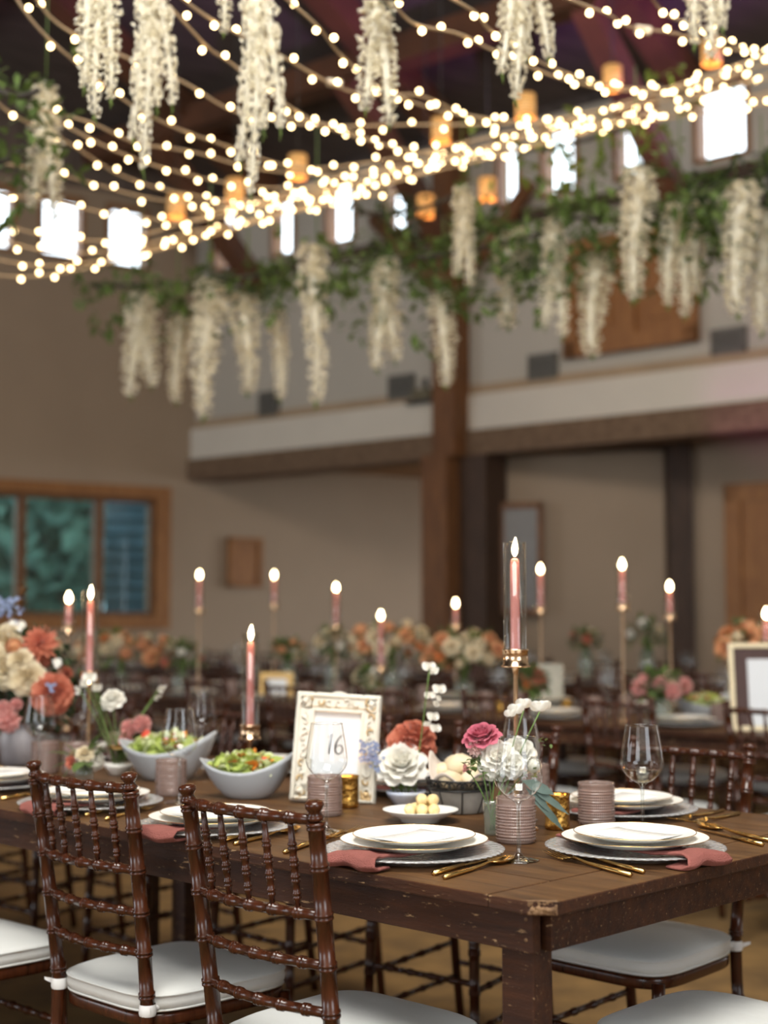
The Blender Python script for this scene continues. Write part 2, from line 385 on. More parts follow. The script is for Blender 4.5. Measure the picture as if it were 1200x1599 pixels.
# window_1 frame, mullions, panes
w1 = empty('window_1'); struct(w1)
f = wallmb(DL, NL); t_ = .17
f.box((sR-t_, -.1, zT), (sLft, .05, zT+.13)); f.box((sR-t_, -.1, zB-.13), (sLft, .05, zB)); f.box((sR-t_, -.1, zB), (sR, .05, zT))
f.build('window_frame', M['orange_wood'], w1)
f = wallmb(DL, NL)
for px, w_ in ((33, .05), (155, .05)):
    s_, _ = whit(px, 870, DL); f.box((s_-w_, -.12, zB), (s_+w_, .0, zT))
f.box((sR, -.1, zT-.05), (sLft, -.02, zT)); f.box((sR, -.1, zB), (sLft, -.02, zB+.05)); f.box((sR, -.12, zB), (sR+.06, -.0, zT))
f.build('sash', M['post'], w1)
f = wallmb(DL, NL); f.box((sR, -.085, zB), (sLft, -.08, zT)); f.build('pane', thinglass('tinted_pane', tint=(.55,.70,.72), boost=.8, base=.03), w1)
wn = 2
for (a_, b_, c_, d_) in hl:
    w = empty('window_%d' % wn); wn += 1; struct(w)
    f = wallmb(DL, NL)
    for q in (a_, b_-.05): f.box((q, -.15, c_), (q+.05, .02, d_))
    f.box((a_, -.15, c_), (b_, .02, c_+.04)); f.box((a_, -.15, d_-.04), (b_, .02, d_)); f.build('window_frame', M['orange_wood'], w)
    f = wallmb(DL, NL); f.box((a_, -.1, c_), (b_, -.09, d_)); f.build('pane', M['pane'], w)

# back wall: upper wall over the opening of the balcony
zBeamB = whit(297, 752, DB)[1]; zBandB = whit(303, 719, DB)[1]; zBandT = whit(303, 672, DB)[1]; zTrimT = zBandT+.10
pb = [(335, 372), (424, 462), (508, 556), (600, 640), (690, 722), (775, 815), (845, 905), (960, 1030), (1085, 1175), (1230, 1320)]
hb = [(whit(p, 300, DB)[0], whit(q, 300, DB)[0], ZC0, ZC1) for p, q in pb]
mb_ = wallmb(DB, NB); panelwall(mb_, 0, 16, zTrimT, ZC0-.12, [])
panelwall(mb_, 0, 16, ZC0-.12, ZC1+.06, hb)
struct(mb_.build('wall_back', M['paint_b']))
mb_ = wallmb(DB, NB); mb_.box((0, -.18, ZC1+.06), (16, .01, 9.5)); struct(mb_.build('wall_back_gable', M['ceil']))
for (a_, b_, c_, d_) in hb:
    w = empty('window_%d' % wn); wn += 1; struct(w)
    f = wallmb(DB, NB)
    for q in (a_, b_-.05): f.box((q, -.15, c_), (q+.05, .02, d_))
    f.box((a_, -.15, c_), (b_, .02, c_+.04)); f.box((a_, -.15, d_-.04), (b_, .02, d_)); f.build('window_frame', M['orange_wood'], w)
    f = wallmb(DB, NB); f.box((a_, -.1, c_), (b_, -.09, d_)); f.build('pane', M['pane'], w)
f = wallmb(DB, NB); f.box((0, -.1, zTrimT-.10), (16, .03, zTrimT)); struct(f.build('trim_1', M['tan_trim']))
f = wallmb(DB, NB); f.box((-.05, -.2, zBandB), (16, .06, zBandT)); struct(f.build('trim_2', M['band']))
f = wallmb(DB, NB); f.box((-.1, -.3, zBeamB), (16, .10, zBandB)); struct(f.build('trim_3', M['beam']))
f = wallmb(DB, NB); f.box((0, -.02, ZC0-.2), (16, .12, ZC0-.1)); struct(f.build('trim_4', M['darkpost']))
# under-balcony ceiling, partition walls, far recess wall
colS = whit(722, 968, DB)[0]; colP = K+DB*colS
cornP = at_d(1056, 718, 13.3); cornP.z = 0
def vwall(name, p, q, z0, z1, m, th=.15):
    d = (q-p); d.z = 0; ln = d.length; d.normalize(); n_ = Vector((-d.y, d.x, 0)); n_ = n_ if n_.y > 0 else -n_
    w = MB(); w.M = Matrix(((d.x, n_.x, 0, p.x), (d.y, n_.y, 0, p.y), (0,0,1,0), (0,0,0,1))); w.box((0, 0, z0), (ln, th, z1)); return struct(w.build(name, m))
zU = zBeamB+.05
f = wallmb(DB, NB); f.box((-2.5, -3.9, zU+.15), (16, -.3, zU+.3)); struct(f.build('ceiling', mat('balcony_soffit', (.33,.20,.11), .8, var=.1, scale=3)))
vwall('wall_partition', colP+Vector((.1,.15,0)), cornP, 0, zU+.15, M['paint_l'])
pr = cornP+DB*7
vwall('wall_recess_right', cornP, pr, 0, zU+.15, M['paint_l'])
pl_ = K-DL*3.5
vwall('wall_recess_middle', pl_, pl_+Vector((3.5, -.6, 0)), 0, zU+.15, M['paint_l'])
# dark beam + dark post in the recess
f = MB(); d_ = (cornP-colP); d_.z = 0; ln = d_.length; d_.normalize(); n_ = Vector((d_.y, -d_.x, 0))
f.M = Matrix(((d_.x, n_.x, 0, colP.x), (d_.y, n_.y, 0, colP.y), (0,0,1,0), (0,0,0,1))); f.box((.0, -.08, zU-.02), (ln, .12, zU+.14)); struct(f.build('trim_5', M['darkpost']))
f = MB(); p_ = cornP; f.box((p_.x-.11, p_.y-.2, 0), (p_.x+.11, p_.y+.02, zU+.1)); struct(f.build('trim_6', M['darkpost']))
# tall column
f = wallmb(DB, NB); f.box((colS-.13, .03, zBeamB-.02), (colS+.13, .30, 6.4)); struct(bev(f.build('trim_7', M['post']), .01))
f = wallmb(DB, NB); f.box((colS-.24, -.05, 0), (colS+.06, .33, zBeamB)); struct(bev(f.build('trim_8', M['post']), .01))
f = wallmb(DB, NB); f.box((colS+.06, -.25, 0), (colS+.36, .12, zBeamB)); struct(bev(f.build('trim_9', M['darkpost']), .01))
# diagonal braces from column, hidden in greenery
f = MB(); q0 = K+DB*(colS)+NB*.18+Vector((0,0,4.3))
f.tube([q0, q0-DB*.95+Vector((0,0,.95))], .09, 4, flat=1); struct(f.build('trim_10', M['post']))
f = MB(); f.tube([q0, q0+DB*.95+Vector((0,0,.95))], .09, 4, flat=1); struct(f.build('trim_11', M['post']))

# wooden panelled hatch on the upper back wall
def panel_board(px0, px1, py0, py1, name, label, cat, D, N, split=2, frame=.09, pcol='orange_wood'):
    s0 = whit(px0, (py0+py1)/2, D)[0]; s1 = whit(px1, (py0+py1)/2, D)[0]; z1 = whit((px0+px1)/2, py0, D)[1]; z0 = whit((px0+px1)/2, py1, D)[1]
    s0, s1 = sorted((s0, s1)); r = empty(name, (0,0,0)); org = K+D*((s0+s1)/2)+N*.02; org.z = z0; r.location = org
    Mx = Matrix(((D.x, N.x, 0, 0), (D.y, N.y, 0, 0), (0,0,1,0), (0,0,0,1))); w = s1-s0; h = z1-z0
    m = MB(); m.M = Mx; m.box((-w/2, .01, 0), (w/2, .04, h)); m.build('backing', M[pcol], r)
    m = MB(); m.M = Mx
    m.box((-w/2, .04, 0), (-w/2+frame, .09, h)); m.box((w/2-frame, .04, 0), (w/2, .09, h)); m.box((-w/2, .04, 0), (w/2, .09, frame)); m.box((-w/2, .04, h-frame), (w/2, .09, h))
    for k in range(1, split): x = -w/2+w*k/split; m.box((x-frame/2, .04, 0), (x+frame/2, .08, h))
    m.build('panel_frame', M['orange_wood'], r)
    for k in range(split):
        m = MB(); m.M = Mx; x0 = -w/2+w*k/split+frame*1.3; x1 = -w/2+w*(k+1)/split-frame*1.3
        if x1 > x0: m.box((x0, .04, frame*1.8), (x1, .06, h-frame*1.8)); m.build('panel', M['orange_wood'], r)
    return tag(r, label, cat)
panel_board(888, 1096, 362, 548, 'wall_hatch', 'honey coloured wooden double panel high on the upper back wall', 'wooden panel', DB, NB, 2, .14)
panel_board(352, 404, 840, 917, 'wall_plaque', 'small orange brown wooden board on the taupe wall right of the window', 'wall plaque', DL, NL, 1, .05)

def vent(px0, px1, py0, py1, label):
    s0 = whit(px0, py0, DB)[0]; s1 = whit(px1, py0, DB)[0]; z1 = whit((px0+px1)/2, py0, DB)[1]; z0 = whit((px0+px1)/2, py1, DB)[1]
    org = K+DB*((s0+s1)/2)+NB*.005; org.z = z0; r = empty('air_vent', org); w = s1-s0; h = z1-z0
    Mx = Matrix(((DB.x, NB.x, 0, 0), (DB.y, NB.y, 0, 0), (0,0,1,0), (0,0,0,1)))
    m = MB(); m.M = Mx; m.box((-w/2, 0, 0), (w/2, .02, h)); m.build('backing', M['vent'], r)
    m = MB(); m.M = Mx; n = 9
    for k in range(n): z = h*(k+.5)/n; m.box((-w/2+.03, .02, z-.008), (w/2-.03, .045, z+.008))
    m.build('slat', M['vent'], r)
    m = MB(); m.M = Mx; e = .03
    m.box((-w/2, .0, 0), (-w/2+e, .05, h)); m.box((w/2-e, .0, 0), (w/2, .05, h)); m.box((-w/2, .0, 0), (w/2, .05, e)); m.box((-w/2, .0, h-e), (w/2, .05, h)); m.build('vent_frame', M['vent'], r)
    tag(r, label, 'vent')
vent(409, 438, 612, 650, 'small square grey air vent on upper wall, leftmost of the four')
vent(611, 650, 586, 624, 'grey air vent on the upper wall just left of the tall timber column')
vent(829, 873, 553, 593, 'grey air vent on upper wall just right of the tall timber column')
vent(1114, 1168, 513, 553, 'dark air vent on the upper wall right of the honey wood panel')

# projector / speaker shelf left of the column
p0 = whit(665, 632, DB); r = empty('projector', K+DB*p0[0]+NB*.1+Vector((0,0,p0[1])))
m = MB(); m.M = Matrix.Rotation(math.atan2(DB.y, DB.x), 4, 'Z'); m.box((-.14,-.05,0), (.20,.25,.03)); m.build('shelf', M['screen'], r)
m = MB(); m.M = Matrix.Rotation(math.atan2(DB.y, DB.x), 4, 'Z'); m.box((-.12,0,.03), (.12,.2,.15)); bev(m.build('body', mat('olive_body', (.14,.12,.07), .5), r), .02)
m = MB(); m.M = Matrix.Rotation(math.atan2(DB.y, DB.x), 4, 'Z'); m.tube([(0,.1,.15),(0,.1,.26)], .03, 10); m.tube([(0.17,.1,.02),(0.17,.1,.30)], .035, 10); m.build('bracket', M['screen'], r)
tag(r, 'dark projector on a small shelf beside the tall timber column', 'projector')

# frosted mirror / framed window behind first tall candle, door at the right
cD = (cornP-colP); cD.z = 0; cD.normalize(); cN = Vector((cD.y, -cD.x, 0))
def on_vplane(px, py, o, D):
    r = ray(px, py); det = D.x*(-r.y)+D.y*r.x; s = ((-o.x)*(-r.y)+(-o.y)*r.x)/det
    p = o+D*s; t = p.y/r.y; return Vector((p.x, p.y, CAMH+r.z*t))
def framed(name, p0, p1, D, N, fr, matf, mati, label, cat, kind=None, inner='glass_panel', fdep=.06):
    w = (Vector((p1.x, p1.y, 0))-Vector((p0.x, p0.y, 0))).length; h = p0.z-p1.z
    r = empty(name, Vector((p0.x, p0.y, p1.z)))
    Mx = Matrix(((D.x, N.x, 0, 0), (D.y, N.y, 0, 0), (0,0,1,0), (0,0,0,1)))
    m = MB(); m.M = Mx; m.box((0,.02,0),(fr,fdep,h)); m.box((w-fr,.02,0),(w,fdep,h)); m.box((0,.02,h-fr),(w,fdep,h)); m.box((0,.02,0),(w,fdep,fr)); m.build(name+'_frame', matf, r)
    m = MB(); m.M = Mx; m.box((fr,.02,fr),(w-fr,.035,h-fr)); m.build(inner, mati, r)
    if label: tag(r, label, cat)
    if kind: r['kind'] = kind
    return r
framed('mirror', on_vplane(778, 785, colP, cD)+cN*.0, on_vplane(851, 960, colP, cD), cD, cN, .06, M['post'], mat('mirror_glass', (.16,.15,.14), .35, 0, var=.1), 'brown framed wall mirror behind the tallest glass candle cylinder', 'mirror', inner='mirror_glass')
dN = NB
d0 = on_vplane(1135, 757, cornP, DB); d1 = on_vplane(1330, 1100, cornP, DB); d1.z = 0
r = framed('door_1', d0, d1, DB, dN, .16, M['orange_wood'], M['orange_wood'], None, None, 'structure', inner='door_leaf')
# baseboards
f = wallmb(DL, NL); f.box((-3.5, 0, 0), (17, .02, .14)); struct(f.build('baseboard_left', M['orange_wood']))

# roof: slopes up from the back wall into the room, then down again
f = wallmb(DB, NB)
cot = DL.dot(DB)/DL.dot(NB)
def roofslab(o0, o1, za, zb):
    l0, l1 = cot*o0-.3, cot*o1-.3
    f.add([(l0, o0, za), (20, o0, za), (20, o1, zb), (l1, o1, zb), (l0, o0, za+.25), (20, o0, za+.25), (20, o1, zb+.25), (l1, o1, zb+.25)], [(0,1,2,3),(7,6,5,4),(0,4,5,1),(1,5,6,2),(2,6,7,3),(3,7,4,0)], False)
roofslab(-.35, 9, 6.00-.15, 6.00+9*.42); roofslab(9, 24, 6.00+9*.42, 4.9)
struct(f.build('ceiling', M['ceil']))
ti = 12
def beamobj(pts, w, h, m=None):
    global ti
    f = MB(); p, q = Vector(pts[0]), Vector(pts[1]); d = (q-p).normalized(); u = Vector((0,0,1)); sd = d.cross(u).normalized(); up = sd.cross(d)
    vs = []
    for e in (p, q):
        for sx2, sz in ((-1,-1),(1,-1),(1,1),(-1,1)): vs.append(e+sd*(sx2*w/2)+up*(sz*h/2))
    f.add(vs, [(0,1,2,3),(7,6,5,4),(0,4,5,1),(1,5,6,2),(2,6,7,3),(3,7,4,0)], False)
    struct(f.build('trim_%d' % ti, m or M['rafter'])); ti += 1
def bw(s, o, z): v = K+DB*s+NB*o; v.z = z; return v
for s_ in (1.2, 3.74, 6.2, 8.7, 11.2): beamobj([bw(s_, .05, 5.88), bw(s_, 9, 5.88+8.95*.42)], .22, .32)
for o_ in (1.3, 3.4, 5.6): beamobj([bw(cot*o_+.1, o_, 5.74+o_*.42), bw(16, o_, 5.74+o_*.42)], .24, .26)
# trusses: tie beams with struts
for s_, in ((1.2,), (3.74,), (6.2,)):
    beamobj([bw(s_, .2, 4.75), bw(s_, 1.7, 6.0)], .2, .2)
# remaining shell of the room behind and beside the camera
f = MB(); f.box((8, REAR-.5, 0), (8.2, 8.2, 9.5)); struct(f.build('wall_right', M['paint_b']))
f = MB()
for x0, x1 in ((-17, -4.75), (-1.65, 1.85), (4.95, 8.2)): f.box((x0, REAR-.25, 0), (x1, REAR-.05, 9.5))
for x0, x1 in ((-4.75, -1.65), (1.85, 4.95)): f.box((x0, REAR-.25, 0), (x1, REAR-.05, 1.0)); f.box((x0, REAR-.25, 4.2), (x1, REAR-.05, 9.5))
struct(f.build('wall_rear', M['paint_b']))

# ------------------------------------------------------------------ outside the left window
f = MB(); f.box((-60, 8, -.4), (30, 60, -.3)); struct(f.build('ground', M['ground']))
def blobtree(px, d, w, h, label, seed):
    p = at_d(px, 870, d); p.z = -.3; r = empty('tree', p); rr = random.Random(seed)
    m = MB(); m.tube([(0,0,0),(.1,0,h*.4),(0,.1,h*.75)], [.16,.12,.05], 8); m.build('trunk', M['bark'], r)
    m = MB()
    for k in range(900):
        th = rr.uniform(0, 2*PI); zz = rr.uniform(.12, 1); rad = w*(.5+.5*math.sin(zz*PI))*rr.uniform(.5, 1); c = Vector((rad*math.cos(th), rad*math.sin(th), h*zz))
        s_ = rr.uniform(.14, .34); a = Vector((rr.uniform(-1,1), rr.uniform(-1,1), rr.uniform(-1,1))).normalized(); b2 = a.orthogonal().normalized(); 
        m.add([c-a*s_, c+b2*s_*.5, c+a*s_, c-b2*s_*.5+Vector((0,0,.05))], [(0,1,2,3)])
    m.build('foliage', M['treeleaf'], r); tag(r, label, 'tree', None)
blobtree(-60, 19.5, .9, 4.6, 'green tree outside, seen through the left pane of the window', 1)
blobtree(62, 21.5, .8, 5.0, 'green tree outside, seen in the left half of the middle pane', 2)
blobtree(10, 28, 2.4, 7, 'taller tree further back behind the window, between the nearer trees', 4)
blobtree(100, 33, 2.4, 7, 'taller tree further back, beside the blue grey building', 5)
bq = at_d(163, 870, 21.2); r = empty('building', (bq.x, bq.y, -.3))
m = MB()
for k in range(22): m.box((0, 0, k*.2), (4, .06+.0, k*.2+.19)); m.box((0,-.03,k*.2), (4, 0, k*.2+.03))
m.build('siding', M['siding'], r)
m = MB(); m.box((.0,.06,0),(4,4,4.4)); m.build('wall', M['siding'], r)
m = MB(); m.box((-.1,-.1,4.4),(4.1,4.1,4.5)); m.build('roof', M['bark'], r)
tag(r, 'blue grey building with lapped siding outside, in the right pane of the window', 'building')

# ================================================================== TABLES
def make_table(length, width, label, name='farm_table', detail=True):
    r = empty(name); th = .023
    m = MB(); n = 7; bw_ = .12
    # long planks (local x along the length, y across)
    for k in range(n):
        y0 = width*k/n+.0006; y1 = width*(k+1)/n-.0006
        m.cur = 0
        m.box((bw_+.0008, y0, TZ-th), (length, y1, TZ))
    ch = .035
    m.prism([(.0, ch*.9), (ch*1.1, .0), (bw_-.0008, 0), (bw_-.0008, width), (0, width)], TZ-th, TZ-.0005)
    o = bev(m.build('tabletop', [M['tabletop'], M['tableside']], r), .0025, 2)
    # side faces take the worn material
    for p in o.data.polygons:
        if abs(p.normal.z) < .5: p.material_index = 1
    if detail:
        # splintered pale wood at the knocked corner
        m = MB()
        def chip(u, v):
            x = ch*1.1*u; y = ch*.9*(1-u); nx_, ny_ = -.63, -.77
            q = .0035*noise.noise(Vector((u*6, v*4, 1)))+.002*noise.noise(Vector((u*19, v*14, 4)))-.003*max(0, v-.55)*2+.0012
            if u < .02 or u > .98 or v < .02: q = -.002
            return Vector((x+nx_*q, y+ny_*q, TZ-.023+.0235*v-(.006*max(0, v-.8)*5*(.5+noise.noise(Vector((u*9,0,2))))*0)))
        m.grid(chip, 28, 12)
        def chiptop(u, v):
            x = ch*1.1*u; y = ch*.9*(1-u); w = .008+.006*noise.noise(Vector((u*5,3,1))); 
            return Vector((x+.63*(w*v-.0015), y+.77*(w*v-.0015), TZ+.0004-.001*(1-v)))
        m.grid(chiptop, 28, 4)
        m.build('chipped_corner', M['chip'], r)
    ah = .066; z1 = TZ-th
    m = MB(); m.box((.045, .022, z1-ah), (length-.04, .044, z1)); bev(m.build('apron', M['tableside'], r), .002)
    m = MB(); m.box((.045, width-.044, z1-ah), (length-.04, width-.022, z1)); bev(m.build('apron', M['tableside'], r), .002)
    m = MB(); m.box((.035, .06, z1-ah), (.058, width-.06, z1)); bev(m.build('apron', M['tableside'], r), .002)
    m = MB(); m.box((length-.06, .06, z1-ah), (length-.04, width-.06, z1)); bev(m.build('apron', M['tableside'], r), .002)
    for x in (.062, length-.125):
        for y in (.046, width-.095):
            m = MB(); m.box((x, y, 0), (x+.068, y+.05, z1-.002)); bev(m.build('leg', M['tableside'], r), .003)
    if detail:
        for x_ in (.06, .07):
            pass
        m = MB()
        for (x, z) in ((.058, z1-.012), (.058, z1-.045)): m.tube([(x, .0225, z), (x, .0205, z)], .003, 8)
        m.build('nail', M['chip'], r)
    return r
TW = 1.18
def set_table(r, l, rr_):
    p = tp(l, rr_, 0); r.location = p; r.rotation_euler = (0, 0, ANG_L)
    return r
# local x = L, local y must be R: R is L rotated by -90deg, so mirror y
def table_at(l, r_, length, label, detail=True):
    t = make_table(length, TW, label, detail=detail)
    # build mirrored in y so the width runs along R
    for o in t.children:
        me = o.data
        for v in me.vertices: v.co.y = -v.co.y
        me.flip_normals()
    tag(t, label, 'table'); return set_table(t, l, r_)
table_at(0, 0, 2.44, 'dark worn farmhouse dining table in the foreground with a chipped near corner')
table_at(2.45, 0, 2.44, 'dark farmhouse table adjoining the left end of the foreground table', False)
table_at(.9, 3.2, 2.44, 'dark farmhouse table in the second row, at the right', False)
table_at(3.36, 3.2, 2.44, 'dark farmhouse table in the second row, in the middle', False)
table_at(5.82, 3.2, 2.44, 'dark farmhouse table in the second row, at the left', False)
table_at(2.8, 6.0, 2.44, 'dark farmhouse table in the third row near the back wall, at the right', False)
table_at(5.26, 6.0, 2.44, 'dark farmhouse table in the third row near the back wall, in the middle', False)
table_at(7.72, 6.0, 2.44, 'dark farmhouse table in the third row near the back wall, at the left', False)

# ================================================================== CHAIR
def ringed(m, pts, r, rings, n=12, rr=1.28, taper=None):
    """a turned bar: pts = path sampler, rings = list of parameters 0..1 carrying a double bamboo ring"""
    ts = set([i/10 for i in range(11)]); ln = sum((Vector(pts(i/20))-Vector(pts((i+1)/20))).length for i in range(20)); w = .0035/ln
    ev = []
    for g in rings:
        for off in (-2.1, .1):
            ev += [(g+(off-.05)*w, 1.0), (g+(off+.45)*w, rr), (g+(off+1.45)*w, rr), (g+(off+1.95)*w, 1.0)]
    base = [(t, 1.0) for t in ts if all(abs(t-g) > 5*w for g in rings)]
    al = sorted([e for e in ev if 0 <= e[0] <= 1]+base)
    P = [pts(t) for t, _ in al]; Rd = [r*q*(taper(t) if taper else 1) for t, q in al]
    m.tube(P, Rd, n)
def make_chair():
    r = empty('chiavari_chair'); wd = M['mahog']
    WT, WS = .172, .157          # half widths of the back at the top and at the seat
    def post(sx):
        def f(z):                # y: back of the seat at -.19, raked above the seat
            x = sx*(WS if z < .42 else WS+(WT-WS)*(z-.42)/.48)
            y = -.19-(.065*((z-.42)/.48)**1.15 if z > .42 else .05*(1-z/.42)**1.3)
            return Vector((x, y, z))
        return f
    rz = [.875, .792, .708, .622, .540, .455]
    for sx in (-1, 1):
        pf = post(sx); m = MB()
        top = .872
        P = lambda t: pf(t*top)
        ringed(m, P, .0148, [z/top for z in (.30, .455, .54, .622, .708, .792, .862)], 14, 1.18, lambda t: .80+.20*min(1, t*2))
        c = pf(.872); ax = (pf(.872)-pf(.84)).normalized()
        prof = [(0, .0135), (.004, .016), (.008, .0135), (.013, .0105), (.017, .0125), (.022, .0165), (.028, .017), (.032, .0145), (.0345, .008), (.035, .001)]
        m.tube([c+ax*a_ for a_, _ in prof], [q for _, q in prof], 14)
        m.build('back_post', wd, r)
    def rail(z, rad, rings, bow=.022, name='rail'):
        a, b_ = post(-1)(z), post(1)(z); m = MB()
        P = lambda t: a.lerp(b_, t)+Vector((0, -bow*math.sin(PI*t), 0))
        ringed(m, P, rad, rings, 12, 1.25); m.build(name, wd, r); return P
    sp_t = [.155, .325, .5, .675, .845]
    Pt = rail(.872, .0098, sp_t, name='top_rail'); Pm = rail(.708, .0098, sp_t)
    rail(.622, .0092, sp_t); rail(.540, .0092, sp_t)
    for t in sp_t:
        a, b_ = Pt(t), Pm(t); m = MB()
        tf = lambda q: .75+.45*math.sin(PI*min(1, max(0, q)))**.7
        ringed(m, lambda q, a=a, b_=b_: a.lerp(b_, q), .0058, [.30, .47, .64, .82], 9, 1.3, tf); m.build('spindle', wd, r)
    # seat frame (horseshoe plan) and front legs
    def seat_outline(k, n, g=0):
        pts = []
        for i in range(n):
            a = 2*PI*i/n; cx, cy = math.cos(a), math.sin(a)
            e = .42
            x = math.copysign(abs(cx)**e, cx)*(.195+g); y = math.copysign(abs(cy)**e, cy)*(.195+g)
            x *= 1-.11*(.5-y/.39)   # narrower to the back
            pts.append((x, y))
        return pts
    m = MB(); o_ = seat_outline(0, 40, .0); i_ = seat_outline(0, 40, -.045); n = 40
    vs = [(x,y,.385) for x,y in o_]+[(x,y,.412) for x,y in o_]+[(x,y,.385) for x,y in i_]+[(x,y,.412) for x,y in i_]
    fs = []
    for i in range(n):
        j = (i+1)%n; fs += [(i,j,n+j,n+i), (n+i,n+j,3*n+j,3*n+i), (2*n+j,2*n+i,3*n+i,3*n+j), (j,i,2*n+i,2*n+j)]
    m.add(vs, fs); bev(m.build('seat_frame', wd, r), .006, 2)
    def fleg(sx): return lambda t: Vector((sx*(.172+.012*(1-t)), .165+.015*(1-t), .40*t))
    for sx in (-1, 1):
        m = MB(); ringed(m, fleg(sx), .0155, [.2, .38, .60, .85], 12, 1.18, lambda t: .72+.28*t); m.build('front_leg', wd, r)
    rz2 = (.14, .24)
    def bar(a, b_, rg=(.2, .4, .6, .8)):
        m = MB(); ringed(m, lambda t: a.lerp(b_, t), .0078, rg, 9, 1.3); m.build('stretcher', wd, r)
    for z in rz2:
        for sx in (-1, 1): bar(fleg(sx)(z/.4), post(sx)(z+.02))
    for z in (.16, .26): bar(fleg(-1)(z/.4), fleg(1)(z/.4))
    bar(post(-1)(.20), post(1)(.20))
    # cushion: boxed pad with piping
    m = MB(); n = 48; rings = []
    for g, z in ((-.02,.414),(-.004,.416),(.003,.424),(.004,.434),(.002,.446),(.0035,.4485),(.001,.4515),(-.006,.4555),(-.025,.4605),(-.07,.4655),(-.12,.4685),(-.16,.4695)):
        rings.append([(x+.0, y, z+(.002*noise.noise(Vector((x*14,y*14,z*9))) if z > .45 else 0)) for x,y in seat_outline(0, n, g)])
    vs = [p for rg in rings for p in rg]; fs = []
    for i in range(len(rings)-1):
        for k in range(n): fs.append((i*n+k, i*n+(k+1)%n, (i+1)*n+(k+1)%n, (i+1)*n+k))
    fs.append(tuple(range(n))[::-1]); fs.append(tuple((len(rings)-1)*n+k for k in range(n)))
    m.add(vs, fs); cu = m.build('seat_cushion', M['cushion'], r)
    m = MB(); m.tube([(x,y,.4475) for x,y in seat_outline(0, n, .003)], .0028, 6, closed=True)
    m.tube([(x,y,.4175) for x,y in seat_outline(0, n, .0005)], .0026, 6, closed=True); m.build('piping', M['cushion'], cu)
    for sx in (-1, 1):
        m = MB(); c = post(sx)(.425)
        m.lathe([(.0165,-.011),(.018,-.006),(.0178,.006),(.0165,.012)], 14); 
        m.tube([(-sx*.0,.015,0),(-sx*.004,.035,.0)], .006, 6)
        m.grid(lambda u, v: Vector((sx*(.012+.020*v), -.008-.006*v+.003*math.sin(v*5), .007*(u-.5)*(1-.6*v)*2+.008*v)), 3, 6)
        o = m.build('tie', M['tie'], cu, loc=c)
    return r
chair = make_chair()
LB = {}
near_lab = 'glossy mahogany chiavari chair with white cushion, '
def chair_at(topl, topr, label, group):
    """chair placed from where the two finials of its back stand"""
    c = (topl+topr)/2; d = topr-topl; ang = math.atan2(d.y, d.x)
    f = Vector((-math.sin(ang), math.cos(ang), 0))
    o = place(chair, (c.x+f.x*.255, c.y+f.y*.255, 0), ang, label, 'chair', group); return o
G1 = 'chairs along the near side of the foreground table'
ztop = .906
A_ = on_z(293, 1224, ztop); B_ = on_z(490, 1249, ztop)
c2 = chair_at(A_, B_, 'mahogany chiavari chair nearest the camera at centre left, back turned to us', G1)
A_ = on_z(50, 1187, ztop); B_ = on_z(205, 1206, ztop)
c1 = chair_at(A_, B_, 'mahogany chiavari chair at left of frame with its whole back shown, cushion tied on', G1)
v = (c1.location-c2.location)
place(chair, tp(1.72, -.05), ANG_L-PI+.02, 'chiavari chair cut by left frame edge, only its white cushion in full view', 'chair', G1)
place(chair, tp(2.36, -.05), ANG_L-PI, 'chiavari chair at far left edge, just a corner of its cushion showing', 'chair', G1)
# far side
G2 = 'chairs along the far side of the foreground table'
far_labels = ['chiavari chair behind the right rear place setting, facing us, nearest the right edge', 'chiavari chair across the table behind the tall wine glass and pink rose',
  'chiavari chair across the table behind the white picture frame', 'chiavari chair across the table behind the left salad bowl', 'chiavari chair across the table behind the left flower arrangement', 'chiavari chair furthest left on the far side of the joined tables']
for i, (t, rr_, da) in enumerate(((.585, 1.10, 0), (1.26, 1.22, .10), (1.92, 1.2, 0), (2.6, 1.2, -.05), (3.3, 1.2, .04), (3.95, 1.2, 0))):
    place(chair, tp(t, rr_), ANG_L+da, far_labels[i], 'chair', G2)
# head
place(chair, tp(.04, .60), ANG_L-PI/2+PI+PI, 'head chair of the foreground table, only its white cushion in view lower right', 'chair')
ORD = ['first', 'second', 'third', 'fourth', 'fifth', 'sixth', 'seventh', 'eighth', 'ninth', 'tenth', 'eleventh', 'twelfth', 'thirteenth', 'fourteenth']
def inview(p, mx=90): q = proj(p); return p.y > .5 and -mx < q[0] < 1200+mx
row2 = [1.25+.66*k for k in range(10)]
k = 0
for t in row2:
    if inview(tp(t, 3.1, .8)):
        place(chair, tp(t, 3.2), ANG_L-PI+rnd.uniform(-.09,.09), 'dark chiavari chair on near side of second table row, %s from the right' % ORD[k], 'chair', 'chairs on the near side of the second row'); k += 1
k = 0
for t in row2:
    if inview(tp(t, 4.5, .8)):
        place(chair, tp(t, 4.42), ANG_L+rnd.uniform(-.09,.09), 'dark chiavari chair on far side of second table row, %s from the right' % ORD[k], 'chair', 'chairs on the far side of the second row'); k += 1
row3 = [3.2+.68*k for k in range(11)]
k = 0
for t in row3:
    if inview(tp(t, 5.9, .8)):
        place(chair, tp(t, 5.97), ANG_L-PI+rnd.uniform(-.09,.09), 'dark chiavari chair on near side of third table row, %s from the right' % ORD[k], 'chair', 'chairs on the near side of the third row'); k += 1
k = 0
for t in row3:
    if inview(tp(t, 7.3, .8)):
        place(chair, tp(t, 7.22), ANG_L+rnd.uniform(-.09,.09), 'dark chiavari chair on far side of third table row, %s from the right' % ORD[k], 'chair', 'chairs on the far side of the third row'); k += 1

